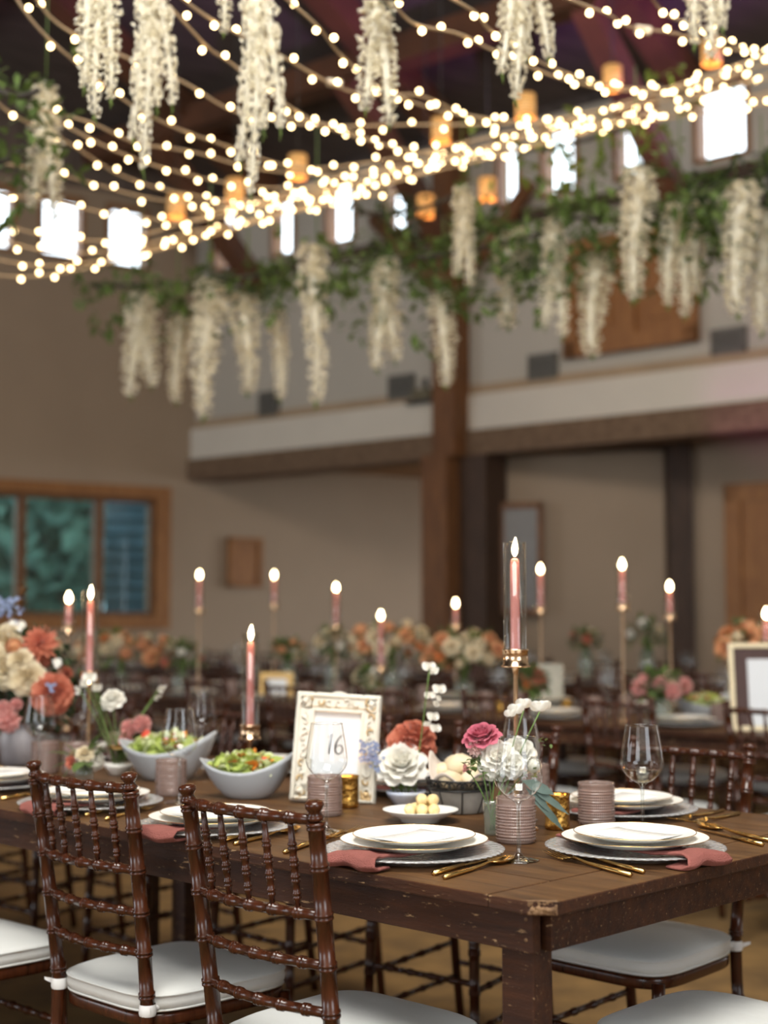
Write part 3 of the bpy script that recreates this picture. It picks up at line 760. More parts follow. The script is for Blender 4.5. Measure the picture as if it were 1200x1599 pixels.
# ================================================================== TABLEWARE PROTOTYPES
def make_wineglass():
    r = empty('wine_glass')
    m = MB(); m.lathe([(.0035,.109),(.010,.1095),(.021,.115),(.032,.1245),(.0405,.1355),(.0445,.144),(.0455,.151),(.0445,.163),(.0415,.183),(.0375,.206),(.0335,.228)], 48)
    m.build('bowl', M['glass'], r)
    m = MB(); m.lathe([(.0335,.2270),(.0340,.2282),(.0336,.229),(.0330,.2280)], 40); m.build('rim', M['stem_glass'], r)
    m = MB(); m.lathe([(.0385,0),(.0390,.0012),(.036,.0022),(.022,.0045),(.010,.008),(.0052,.014),(.0042,.024),(.0037,.05),(.0037,.09),(.0050,.103),(.0085,.1085),(.013,.111)], 32, cap0=True); m.build('stem', M['stem_glass'], r)
    return r
wineglass = make_wineglass()
def make_tumbler(n=72):
    m = MB(); prof = []; z = .004
    prof.append((.0365, 0)); prof.append((.039, .002))
    rows = [ .010+.0075*k for k in range(10)]
    N = 56
    zz = [.005+.0010*i for i in range(int(.078/.0010))]
    for z in zz: prof.append((.0395, z))
    prof += [(.0398,.084),(.0402,.088),(.0400,.0905),(.0385,.0912),(.0372,.090),(.0368,.084),(.0362,.02),(.034,.008),(.001,.007)]
    def fr(i, a, z):
        if not (.006 < z < .079) or i >= len(zz)+2: return 0
        ph = ((z-.006)/.0060)%1
        band = math.exp(-((ph-.5)/.20)**2)
        bead = .5+.5*math.cos(a*N)
        big = int((z-.006)/.0060)%3
        return .0022*band*(bead if big != 1 else .8)
    m.lathe(prof, 224, fr=fr, cap0=True)
    me = m.build('drinking_glass', M['tumbler']); return me
tumbler = make_tumbler()
def make_charger():
    m = MB(); n = 120
    prof = [(.001,.004),(.09,.004),(.105,.006),(.125,.014),(.150,.018),(.166,.0195),(.1705,.0185),(.170,.0165),(.150,.013),(.125,.009),(.105,.0005),(.001,.0)]
    def fr(i, a, z): return .0022*math.cos(a*60)*(1 if i in (5,6,7) else .25 if i in (4, 8) else 0)
    m.lathe(prof, 240, fr=fr); o = m.build('charger_plate', M['charger']); return o
charger = make_charger()
def make_plate(R_, H_, name):
    r = empty(name)
    k = R_/.14
    m = MB(); prof = [(.001,.003),(.088*k,.003),(.094*k,.005),(.104*k,.0095*H_),(.122*k,.0155*H_),(.1385*k,.019*H_),(.1402*k,.0195*H_),(.1400*k,.0182*H_),(.122*k,.0125*H_),(.102*k,.0055*H_),(.094*k,.0),(.001,.0)]
    m.lathe(prof, 72); m.build('plate_body', M['white_glaze'], r)
    m = MB(); m.tube([(.1400*k*math.cos(2*PI*i/72), .1400*k*math.sin(2*PI*i/72), .0192*H_) for i in range(72)], .0008, 5, closed=True); m.build('gold_rim', M['gold_rim'], r)
    return r
dinner = make_plate(.140, .72, 'dinner_plate'); salad = make_plate(.116, .62, 'salad_plate')
def squiggle(m, x0, x1, y, z, amp, seed):
    rr = random.Random(seed); pts = []; x = x0; 
    while x < x1:
        pts.append((x, y+amp*rr.uniform(-1, 1), z)); x += .0022
    if len(pts) > 3: m.tube(pts, .00028, 4, flat=.5)
def make_menu():
    r = empty('menu_card')
    m = MB(); m.grid(lambda u, v: Vector(((u-.5)*.105, (v-.5)*.150, .0006+.003*(abs(v-.5)*2)**3)), 3, 12)
    o = m.build('card', M['menu_paper'], r); sd = o.modifiers.new('solid', 'SOLIDIFY'); sd.thickness = .0005
    m = MB()
    for k, y in enumerate((.045, .03, .012, -.003, -.018, -.034, -.048)): squiggle(m, -.036+.01*(k%2), .036-.01*(k%3), y, .0018+.003*(abs(y/.15)*2)**3, .0018, k)
    m.build('script_lettering', M['pale_ink'], r)
    return r
menu = make_menu()
def make_spoon():
    m = MB()
    m.grid(lambda u, v: Vector(((u-.5)*.040*math.sin(PI*(.03+.94*v))**.55*(1-.15*v), .125+.062*v, .0045-.010*(1-(2*u-1)**2)*math.sin(PI*v)**.8+.004)), 9, 12)
    o = m.build('spoon', M['gold']); s_ = o.modifiers.new('solid', 'SOLIDIFY'); s_.thickness = .0018; s_.offset = 0
    r = empty('soup_spoon'); o.parent = r; o.name = 'spoon_bowl'
    m = MB(); m.tube([(0,0,.0045),(0,.07,.0045),(0,.10,.006),(0,.118,.0085),(0,.129,.0075)], [.0052,.0042,.0034,.0026,.0035], 4); m.build('handle', M['gold'], r)
    return r
spoon = make_spoon()
def make_fork():
    r = empty('table_fork')
    m = MB(); m.tube([(0,0,.0045),(0,.07,.0045),(0,.105,.006),(0,.125,.009),(0,.137,.009)], [.0052,.0042,.0034,.0026,.004], 4); m.build('handle', M['gold'], r)
    m = MB()
    m.grid(lambda u, v: Vector(((u-.5)*(.010+.0175*min(1, v*1.4)), .133+.020*v, .009-.004*math.sin(v*1.5)+.0015*(2*u-1)**2)), 5, 5)
    for k in range(4):
        x = -.0117+.0078*k; m.tube([(x,.150,.0052),(x,.165,.0045),(x*.98,.182,.0065),(x*.95,.203,.0115)], [.0019,.0015,.0013,.0007], 6)
    o = m.build('tines', M['gold'], r); return r
fork = make_fork()
def make_knife():
    r = empty('table_knife')
    m = MB(); m.tube([(0,0,.0045),(0,.06,.0045),(0,.098,.0045)], [.0056,.0048,.0040], 4); m.build('handle', M['gold'], r)
    m = MB(); m.prism([(-.003,.095),(.004,.095),(.009,.12),(.010,.17),(.005,.20),(-.003,.212)], .0035, .0055); bev(m.build('blade', M['gold'], r), .0006); return r
knife = make_knife()
def make_votive():
    r = empty('votive_holder')
    m = MB(); m.lathe([(.001,.002),(.024,.0),(.027,.003),(.0275,.012),(.0262,.016),(.0270,.07),(.0285,.0755),(.0278,.0765),(.0262,.072),(.0250,.016),(.001,.012)], 32); m.build('gold_cup', M['gold_glass'], r)
    return r
votive = make_votive()
def make_tealight():
    r = empty('tealight'); m = MB(); m.lathe([(.001,0),(.019,0),(.019,.014),(.001,.014)], 20); m.build('wax', M['candle'], r)
    m = MB(); m.tube([(0,0,.014+.03*t) for t in (0,.2,.45,.7,.9,1)], [.0015,.0042,.0052,.0038,.0016,.0003], 8); m.build('flame', M['flame'], r); return r
tealight = make_tealight()
CH_DONE = False

def napkin_obj(center, ang, up_z, la, lb, wd=.105, seed=0, drop_b=True, wdb=None, tuck=.09):
    """folded linen band lying across the charger under the plate, one end turned over the rim"""
    rr = random.Random(seed)
    # path in local x (along ang), z heights above table
    pts = [(-la-.012, .0195), (-la, .0215), (-.09, .0175), (0, .0175), (.09, .0180), (.128, .0235), (lb-.006, .0270), (lb+.014, .0235), (lb+.022, .0120), (lb+.010, .0045), (lb-.030, .0045)]
    if not drop_b: pts = pts[:7]+[(lb+.02, .018), (lb+.045, .006)]
    n = len(pts); nu = 9
    m = MB()
    # resample
    path = []
    for i in range(n-1):
        for j in range(4):
            t = j/4; path.append(tuple(pts[i][q]*(1-t)+pts[i+1][q]*t for q in (0, 1)))
    path.append(pts[-1]); nv = len(path)
    def fn(u, v):
        k = min(nv-1, int(round(v*(nv-1)))); x, z = path[k]; w = wd*(1+.18*math.sin(v*7+seed)+(.0 if v < .5 else .15*(v-.5)))
        y = (u-.5)*w
        edge = abs(2*u-1)
        wob = .0035*noise.noise(Vector((x*30, y*60, seed)))
        z2 = max(.0035, z+(wob if abs(x) > .12 else 0)+.0020*math.sin(u*9+seed+v*3)*(1 if abs(x) > .13 else .1))
        return Vector((x+.006*math.sin(u*7+seed)*(1 if x > .13 else 0), y, z2))
    m.grid(fn, nu, nv)
    o = m.build('linen_napkin', M['napkin'], loc=center, rot=(0,0,ang))
    s_ = o.modifiers.new('solid', 'SOLIDIFY'); s_.thickness = .007; s_.offset = 0
    b_ = o.modifiers.new('sub', 'SUBSURF'); b_.levels = 1; b_.render_levels = 2
    return o
ws = lambda p, ang, l, r_: Vector((p.x, p.y, TZ))
def on_table(p): return Vector((p[0], p[1], TZ))
def place_setting(p, seat_ang, where, napang, detail=True, seed=0):
    """p: centre on the table; seat_ang: direction pointing to the diner"""
    p = Vector((p.x, p.y, TZ))
    place(charger, p, seed, 'clear glass charger plate, '+where, 'charger plate', 'glass charger plates')
    nk = napkin_obj(p, napang, 0, .15, .166, seed=seed); tag(nk, 'dusty rose linen napkin, '+where, 'napkin', 'rose napkins')
    place(dinner, p+Vector((0,0,.0225)), 0, 'gold rimmed white dinner plate, '+where, 'plate', 'white dinner plates')
    place(salad, p+Vector((0,0,.0225+.0105)), 0, 'small white salad plate, '+where, 'plate', 'white salad plates')
    place(menu, p+Vector((0,0,.0225+.0105+.0038)), seat_ang+PI/2, 'white menu card, '+where, 'menu card', 'menu cards')
def silver(proto, px, py, ang_from, label, cat):
    """handle end at pixel, pointing to second pixel"""
    a = on_z(px, py); b_ = on_z(*ang_from); d = b_-a; an = math.atan2(d.y, d.x)-PI/2
    ln = {'soup_spoon': .187, 'table_fork': .203, 'table_knife': .212}[proto.name.split('.')[0]]
    return place(proto, (a.x, a.y, TZ), an, label, cat, 'gold cutlery', (1.0, min(1.32, max(1.05, d.length/ln)), 1.0))
nearA = math.atan2(-R.y, -R.x); farA = ANG_R; headA = math.atan2(-L.y, -L.x)
zp = TZ+.02
P2 = on_z(647, 1322, zp); P1 = on_z(992, 1318, zp); P3 = on_z(336, 1284, zp); P4 = on_z(142, 1248, zp); PA = on_z(972, 1258, zp)
P5 = P4+(P4-P3); P5b = P4+(P4-P3)*2.0
PB = PA+L*.62; PC = PB+L*.66; PD = PC+L*.66; PE = PD+L*.66
def pxang(p, q): d = on_z(*q, TZ)-on_z(*p, TZ); return math.atan2(d.y, d.x)
place_setting(P1, headA, 'at the head place right of the tall wine glass', pxang((880, 1300), (1085, 1338)), seed=1)
place_setting(P2, nearA, 'at the near place in the middle of the foreground', pxang((740, 1300), (558, 1335)), seed=2)
place_setting(P3, nearA, 'at the place behind the nearest chair back', pxang((440, 1262), (255, 1292)), seed=3)
place_setting(P4, nearA, 'at the place behind the left chair back', pxang((235, 1230), (60, 1258)), seed=4)
place_setting(P5, nearA, 'at the place cut by the left frame edge', pxang((60, 1200), (-100, 1222)), seed=5)
place_setting(PA, farA, 'at the far right place behind the ribbed tumbler', pxang((920, 1275), (1035, 1245)), seed=6)
place_setting(PB, farA, 'at the far place behind the bread basket', farA, seed=7)
place_setting(PC, farA, 'at the far place behind the white picture frame', farA, seed=8)
place_setting(PD, farA, 'at the far place behind the left salad bowl', farA, seed=9)
# cutlery
silver(knife, 677, 1368, (778, 1339), 'gold knife on foreground table left of the gold spoon, blade under it', 'knife')
silver(spoon, 694, 1374, (803, 1342), 'gold spoon in the foreground beside the tall wine glass base', 'spoon')
silver(fork, 986, 1370, (856, 1337), 'gold fork with tines to the left, nearest the table corner', 'fork')
silver(fork, 1006, 1365, (864, 1328), 'gold fork lying just behind the nearest fork', 'fork')
silver(knife, 1192, 1322, (1110, 1302), 'gold knife right of the head place napkin, nearer one', 'knife')
silver(spoon, 1205, 1316, (1080, 1288), 'gold spoon right of the head place, behind the gold knife', 'spoon')
silver(fork, 1155, 1273, (1075, 1290), 'gold fork near the right far table edge', 'fork')
silver(fork, 1130, 1268, (1050, 1286), 'gold fork near the far right plate, left of its twin', 'fork')
silver(fork, 444, 1334, (540, 1303), 'gold fork left of the middle place napkin, nearer one', 'fork')
silver(fork, 470, 1324, (566, 1298), 'gold fork left of the middle place, further one', 'fork')
silver(knife, 352, 1315, (445, 1290), 'gold knife seen between the spindles of the nearest chair', 'knife')
silver(spoon, 366, 1321, (475, 1294), 'gold spoon seen between the spindles of the nearest chair', 'spoon')
silver(fork, 165, 1282, (240, 1262), 'gold fork seen between the spindles of the left chair, nearer one', 'fork')
silver(fork, 133, 1276, (210, 1258), 'gold fork seen between the spindles of the left chair, further one', 'fork')
silver(knife, 2, 1250, (60, 1240), 'gold knife at the left table edge', 'knife')

def wg(px, rimy, label, d=None):
    d = d or (CAMH-(TZ+.228))*FPX/(rimy-968.0); p = at_d(px, 968, d); p.z = TZ; return place(wineglass, p, rnd.uniform(0, 6), label, 'wine glass', 'stemmed wine glasses')
wg(808, 1149, 'stemmed wine glass in sharp focus before the ribbed mauve tumbler at centre right')
wgw = wg(1000, 1131, 'stemmed wine glass at right holding a little white wine')
wg(511, 1128, 'stemmed wine glass in front of the white number 16 frame')
wg(283, 1106, 'stemmed wine glass in front of the left salad bowl')
wg(316, 1078, 'blurred wine glass standing behind the left salad bowl')
wg(65, 1086, 'wine glass at the left in front of the coral flowers')
wg(812, 1119, 'wine glass behind the nearest one, beside the tall candle stem')
wg(131, 1075, 'wine glass behind the pink candle at the left')
m = MB(); m.lathe([(.001,.111),(.010,.111),(.020,.1160),(.031,.1255),(.0390,.1360),(.001,.1360)], 32); o = m.build('white_wine', M['wine']); o.location = wgw.location; tag(o, 'small pour of white wine inside the right wine glass', 'wine')
def tb(px, bot, label, rz=0):
    p = on_z(px, bot-11); p.z = TZ; return place(tumbler, p, rz, label, 'tumbler', 'ribbed mauve tumblers')
tb(806, 1326, 'ribbed mauve glass tumbler behind the nearest wine glass')
tb(932, 1298, 'ribbed mauve glass tumbler behind the head place plates')
tb(507, 1284, 'ribbed mauve tumbler in front of the white picture frame')
tb(267, 1253, 'ribbed mauve tumbler before the left salad bowl')
tb(833, 1262, 'ribbed mauve tumbler mostly hidden behind the glass vase, by the tall candle')
tb(120, 1220, 'mauve tumbler behind the left chair, right of two neighbours')
tb(70, 1218, 'mauve tumbler behind the left chair, below the coral flowers')
tb(185, 1200, 'mauve tumbler behind the small pink flower vase')
def vt(px, bot, label, lit=True):
    p = on_z(px, bot-7); p.z = TZ; place(votive, p, 0, label, 'votive', 'gold votive holders')
    place(tealight, p+Vector((0,0,.0125)), 0, 'tealight inside '+label, 'tealight', 'tealights')
    pointl('votive_glow', p+Vector((0,0,.06)), .5, (1, .55, .2), .01)
vt(871, 1302, 'gold mercury glass votive right of the eucalyptus leaves')
vt(543, 1268, 'gold mercury glass votive beside the picture frame')
vt(14, 1196, 'gold mercury glass votive at the left frame edge')

# ------------------------------------------------------------------ tall candles
def make_flame(r, z, s=1.0, lean=0):
    m = MB(); prof = [(0,.0012),(.004,.0038),(.010,.0058),(.018,.0062),(.026,.0048),(.034,.0028),(.042,.0006)]
    m.tube([(lean*(a/.042)**2*.006, 0, z+a*(s if s < 1.2 else 1.12)) for a, _ in prof], [q*s*(1.5 if s > 1.2 else 1.1) for _, q in prof], 12); m.build('flame', M['flame_core'], r)
def candle_thing(p, zb, h, label, rad=.011, s=1.0, power=1.0):
    r = empty('taper_candle', (p.x, p.y, zb)); m = MB(); m.lathe([(.001,0),(rad,0),(rad,.02),(rad*.92,h-.012),(rad*.80,h-.004),(rad*.5,h),(.001,h-.002)], 20); m.build('wax', M['candle'], r)
    m = MB(); m.tube([(0,0,h-.004),(.001,0,h+.010)], .0011, 6); m.build('wick', M['wick'], r)
    make_flame(r, h+.004, s, .3) if s < 1.2 else make_flame(r, h+.004, s, 0); tag(r, label, 'candle', 'pink taper candles')
    pointl('candle_glow', (p.x, p.y, zb+h+.035), power, (1, .58, .25), .012); return r
def holder(p, zc, cylh, label, rad=.0265):
    r = empty('candle_holder', (p.x, p.y, TZ)); z = zc-TZ
    m = MB(); m.lathe([(.001,.006),(.012,.006),(.045,.004),(.048,.002),(.048,0),(.001,0)][::-1], 32); m.build('base', M['rosegold'], r)
    m = MB(); m.lathe([(.006,.005),(.0052,.02),(.0052,z-.03),(.0065,z-.02),(.009,z-.012)], 16); m.build('stem', M['rosegold'], r)
    m = MB(); m.lathe([(.001,z-.012),(rad+.005,z-.012),(rad+.006,z-.009),(rad+.001,z-.007),(rad+.001,z+.022),(rad+.003,z+.024),(rad+.003,z+.027),(rad-.001,z+.027),(rad-.001,z-.006),(.001,z-.006)], 36); m.build('cup', M['rosegold'], r)
    m = MB(); m.lathe([(rad-.002,z-.005),(rad-.001,z+.01),(rad-.001,z+cylh),(rad-.003,z+cylh),(rad-.003,z-.004)], 40); m.build('glass_chimney', M['chim_glass'], r)
    return tag(r, label, 'candle holder', 'gold candle holders')
def tallcandle(px, flame_top, collar_y, base_d, label, cylt=None, ch=.9, pw=1.0, s=1.0):
    p = at_d(px, 968, base_d); zc = at_d(px, collar_y, base_d).z; zf = at_d(px, flame_top, base_d).z
    h = zf-.042*s-.004-zc; cylh = (at_d(px, cylt, base_d).z-zc) if cylt else h+.03
    holder(p, zc, cylh, 'tall gold candle holder, '+label); candle_thing(p, zc-.005, h+.005, 'lit pink taper candle, '+label, rad=.011 if s < 1.2 else .0135, power=pw, s=s)
tallcandle(805, 839, 1033, 3.1, 'tallest one, in focus right of centre', 847)
tallcandle(392, 976, 1147, 4.0, 'behind the middle salad bowl', 988)
tallcandle(141, 914, 1062, 4.35, 'beside the coral flowers at the left', 922)
def snapd(px, d):
    def rr_(d_): X = (px-600)/FPX*d_; return (X-C0.x)*R.x+(d_-C0.y)*R.y
    best = d; bd = 9
    for q in [i*.02 for i in range(-120, 121)]:
        r0 = rr_(d+q)
        if (3.42 < r0 < 4.15 or 6.22 < r0 < 6.95) and abs(q) < bd: bd = abs(q); best = d+q
    return best
BGC = [(107, 920, 985, 5.9, 'left in the background, just left of the coral side candle'), (311, 888, 955, 7.6, 'in background right of the window'), (428, 889, 948, 9.6, 'in the background right of the wooden wall board'),
       (525, 908, 980, 8.5, 'in background at centre'), (595, 950, 1045, 7.32, 'in background before the orange centrepiece'), (712, 932, 980, 9.2, 'in background before the timber column'),
       (845, 878, 955, 8.3, 'in background just right of the tallest candle'), (973, 869, 950, 6.4, 'on a tall stand in background right'), (1047, 904, 965, 7.6, 'in background before the dark post'), (1197, 945, 1010, 6.0, 'cut by the right frame edge')]
for px, ft, cy, d, lb in BGC: d = snapd(px, d); tallcandle(px, ft, cy, d, lb, None, pw=2.4, s=1.35)

def catmull(P, n):
    out = []
    Q = [P[0]]+P+[P[-1]]
    segs = len(P)-1
    for i in range(segs):
        a, b_, c, d = Q[i], Q[i+1], Q[i+2], Q[i+3]
        for j in range(n):
            t = j/n; out.append(tuple(.5*((2*b_[k])+(-a[k]+c[k])*t+(2*a[k]-5*b_[k]+4*c[k]-d[k])*t*t+(-a[k]+3*b_[k]-3*c[k]+d[k])*t**3) for k in range(len(a))))
    out.append(P[-1]); return [Vector(o) for o in out]
# ------------------------------------------------------------------ picture frame with 16
def make_frame16():
    W_, H_ = .212, .268; p = on_z(519, 1254); r = empty('table_number_frame', (p.x, p.y, TZ)); r.rotation_euler = (math.radians(-9), math.radians(3.2), math.radians(-3))
    m = MB(); ow, oh, b_ = W_/2, H_, .045
    def ringbox(x0, x1, z0, z1, w, y0, y1):
        m.box((x0, y0, z0), (x0+w, y1, z1)); m.box((x1-w, y0, z0), (x1, y1, z1)); m.box((x0+w, y0, z0), (x1-w, y1, z0+w)); m.box((x0+w, y0, z1-w), (x1-w, y1, z1))
    ringbox(-ow, ow, 0, oh, .046, -.010, .012); 
    m.build('frame', M['ornate'], r); bev(r.children[-1], .004)
    m = MB(); ringbox(-ow+.004, ow-.004, .004, oh-.004, .008, -.018, -.008); ringbox(-ow+.040, ow-.040, .040, oh-.040, .008, -.016, -.006); bev(m.build('moulding', M['ornate'], r), .003)
    # scrollwork
    m = MB(); g = m; rr = random.Random(3)
    def scroll(cx, cz, s, flip, ang):
        pts = []
        for i in range(14):
            t = i/13; a = ang+flip*t*4.6; q = s*(1-t*.75); pts.append((cx+q*math.cos(a), -.0155, cz+q*math.sin(a)))
        m.cur = 0 if rr.random() < .65 else 1; m.tube(pts, [.0032*(1-.5*i/13) for i in range(14)], 6)
    for cx, cz in ((-ow+.024, .024), (ow-.024, .024), (-ow+.024, oh-.024), (ow-.024, oh-.024)):
        for k in range(5): scroll(cx+rr.uniform(-.008,.008), cz+rr.uniform(-.008,.008), .013, rr.choice((-1,1)), rr.uniform(0,6))
        m.ball((cx, -.016, cz), .007, 8, 6)
    for k in range(9):
        z = .055+k*(oh-.11)/8
        for sx in (-1, 1): scroll(sx*(ow-.025), z, .010, rr.choice((-1,1)), rr.uniform(0,6))
    for k in range(5):
        x = -.045+k*.0225
        for z in (.024, oh-.024): scroll(x, z, .010, rr.choice((-1,1)), rr.uniform(0,6))
    m.grid(lambda u, v: Vector(((u-.5)*.06, -.013-.004*math.sin(PI*u), oh-.006+.010*math.sin(PI*u)*v)), 9, 3)
    m.cur = 0; e_ = .020
    m.box((-ow+.002, -.0125, .004), (-ow+.042, -.009, oh-.004)); m.box((ow-.042, -.0125, .004), (ow-.002, -.009, oh-.004)); m.box((-ow+.002, -.0125, .004), (ow-.002, -.009, .042)); m.box((-ow+.002, -.0125, oh-.042), (ow-.002, -.009, oh-.004))
    m.build('scrollwork', [M['ornate'], M['gilt']], r)
    m = MB()
    for k in range(22): 
        t = k/21; m.ball((-ow+.036+t*(W_-.072), -.0165, oh-.036), .0022, 6, 5)
    m.build('beading', M['gilt'], r)
    m = MB(); m.box((-ow+.04, -.004, .04), (ow-.04, .0, oh-.04)); card = m.build('number_card', M['paper'], r)
    m = MB(); y = -.0052
    def stroke(P, Wd):
        P = [Vector((p[0]-.004, y, p[1])) for p in P]; cvp = catmull([tuple(p) for p in P], 6); n_ = len(cvp); vs = []
        for i, p in enumerate(cvp):
            t = (cvp[min(i+1, n_-1)]-cvp[max(i-1, 0)]).normalized(); sd = Vector((t.z, 0, -t.x)); f_ = i/(n_-1)*(len(Wd)-1); k = min(len(Wd)-2, int(f_)); w = Wd[k]+(Wd[k+1]-Wd[k])*(f_-k)
            vs += [p-sd*w, p+sd*w]
        m.add(vs, [(2*i, 2*i+1, 2*i+3, 2*i+2) for i in range(n_-1)], False)
    stroke([(-.0125,.118),(-.0112,.130),(-.0097,.145),(-.0080,.168)], [.0016,.0026,.0026,.0014])
    stroke([(-.0170,.158),(-.0120,.163),(-.0080,.168)], [.0006,.0008,.0014])
    stroke([(.0195,.166),(.0120,.160),(.0055,.149),(.0025,.137),(.0030,.127),(.0070,.1205),(.0135,.1195),(.0190,.125),(.0205,.133),(.0175,.139),(.0115,.1405),(.0045,.135)], [.0008,.0014,.0020,.0025,.0024,.0016,.0012,.0014,.0017,.0013,.0010,.0007])
    m.build('numeral', M['ink'], card)
    # easel strut behind
    m = MB(); m.M = Matrix.Rotation(math.radians(-20), 4, 'X'); m.box((-.02, .012, .0), (.02, .016, .19)); m.build('easel_back', M['screen'], r)
    return tag(r, 'ornate distressed white picture frame holding a card with the number 16', 'picture frame')
make_frame16()
def bgframe(px0, px1, py0, py1, d, mt, label, fr=.02, name='table_number_frame'):
    d = snapd((px0+px1)/2, d); p = at_d((px0+px1)/2, py1, d); w = (px1-px0)/FPX*d; h = (py1-py0)/FPX*d; r = empty(name, p); r.rotation_euler = (math.radians(-7), 0, 0)
    m = MB(); x = w/2
    m.box((-x,-.01,0),(-x+fr,.01,h)); m.box((x-fr,-.01,0),(x,.01,h)); m.box((-x+fr,-.01,0),(x-fr,.01,fr)); m.box((-x+fr,-.01,h-fr),(x-fr,.01,h)); bev(m.build('frame', mt, r), .003)
    return r, w, h
r, w, h = bgframe(1144, 1262, 1012, 1148, 5.7, M['cream_frame'], '')
r.location.z = TZ
m = MB(); m.box((-w/2+.02,0,.02),(w/2-.02,.004,h-.02)); m.build('backing', mat('dark_backing', (.07,.035,.03), .6), r)
m = MB(); m.box((-w/2+.075,-.006,.02),(w/2-.05,-.001,h-.065)); m.build('number_card', M['paper'], r); tag(r, 'cream edged picture frame with white card, cut by the right edge of the picture', 'picture frame')
r, w, h = bgframe(405, 458, 1018, 1063, 7.6, M['gold_frame'], '', .035); r.location.z = TZ
m = MB(); m.box((-w/2+.03,-.004,.03),(w/2-.03,.004,h-.03)); m.build('number_card', M['paper'], r); tag(r, 'small blurred gold frame with white card behind the middle candle', 'picture frame')
m = None
r, w, h = bgframe(838, 880, 975, 1040, 8.4, mat('grey_sign', (.42,.40,.33), .7), '', .03); r.location.z = TZ
m = MB(); m.box((-w/2+.02,-.004,.02),(w/2-.02,.004,h-.02)); m.build('sign_card', mat('sage_card', (.45,.43,.36), .7), r); tag(r, 'pale grey green sign card standing behind the tall gold candle stem', 'sign')

# ------------------------------------------------------------------ salad bowls
def boat_bowl(p, ang, s, label, seed):
    rr = random.Random(seed); n = 56
    m = MB(); prof = []
    def pt(a, t, inn):
        # t 0 bottom .. 1 rim
        rx = (.045+(.135-.045)*t**.75)*s; ry = (.035+(.085-.035)*t**.6)*s
        if inn: rx -= .005*s; ry -= .005*s
        z = (.098*t**1.25)*s + t*t*.022*s*math.cos(2*a)+ t*t*.012*s*math.cos(a)
        if inn: z += .004*s*(1-t)
        return (rx*math.cos(a), ry*math.sin(a), max(z, 0.0))
    rows = [0, .05, .15, .3, .45, .6, .75, .88, 1]
    vs = []; fs = []
    seq = [(t, 0) for t in rows]+[(t, 1) for t in rows[::-1]]
    for t, inn in seq:
        for k in range(n): vs.append(pt(2*PI*k/n, t, inn))
    for i in range(len(seq)-1):
        for k in range(n): fs.append((i*n+k, i*n+(k+1)%n, (i+1)*n+(k+1)%n, (i+1)*n+k))
    fs.append(tuple(range(n))[::-1]); fs.append(tuple((len(seq)-1)*n+k for k in range(n)))
    m.add(vs, fs)
    o = m.build('salad_bowl', M['bowl_glaze'], loc=(p.x, p.y, TZ), rot=(0,0,ang)); tag(o, label, 'bowl', 'boat shaped salad bowls')
    m = MB(); mats = [M['lettuce'], M['lettuce_w'], M['carrot'], M['tomato']]
    m.ball((0,0,.062*s), .075*s, 16, 8, (1.25,.85,.55))
    for k in range(260):
        a = rr.uniform(0, 2*PI); q = math.sqrt(rr.random()); x = .105*s*q*math.cos(a); y = .063*s*q*math.sin(a); z = (.080+.034*(1-q*q)+rr.uniform(-.004,.010))*s
        m.cur = rr.choices((0, 1, 2, 3), (.56, .34, .07 if x > -.02 else .03, .03))[0]
        d1 = Vector((rr.uniform(-1,1), rr.uniform(-1,1), rr.uniform(-.3,.8))).normalized(); d2 = d1.cross(Vector((rr.uniform(-1,1), rr.uniform(-1,1), 1))).normalized(); ln = rr.uniform(.012,.022)*s; w = ln*rr.uniform(.4,.9)
        c = Vector((x, y, z)); up = d1.cross(d2)
        m.grid(lambda u, v: c+d1*(ln*(v-.5)*2)+d2*(w*(u-.5)*2*math.sin(PI*(.15+.7*v)))+up*(.3*w*math.sin(u*6+k)*math.cos(v*5)), 4, 4)
    for k in range(5):
        a = rr.uniform(0, 2*PI); m.cur = 3; m.ball((.06*s*math.cos(a), .035*s*math.sin(a), .108*s), .010*s, 8, 6, (1,1,.7))
    m.cur = 2
    for k in range(4): c = Vector((-.03+.02*k, .01*rr.uniform(-1,1), .112))*s; m.ball(c, .014*s, 8, 5, (1.3,.6,.4))
    o2 = m.build('salad', mats, loc=(p.x, p.y, TZ), rot=(0,0,ang)); tag(o2, 'leafy salad in the '+label.split(',')[0], 'salad', None, 'stuff')
    return o
pb1 = on_z(388, 1246); pb2 = on_z(262, 1218)
boat_bowl(pb1, -.05, .92, 'pale grey boat shaped bowl left of the number frame, full of salad', 4)
boat_bowl(pb2, -.15, 1.05, 'pale grey boat shaped bowl further left behind the mauve tumbler, full of salad', 9)
# serving spoon on the left bowl
sp2 = place(spoon, (pb2.x+.02, pb2.y, TZ+.105), 0, 'gold serving spoon resting in the left salad bowl', 'spoon', sc=1.3, rot=(math.radians(-8), 0, math.radians(60)))

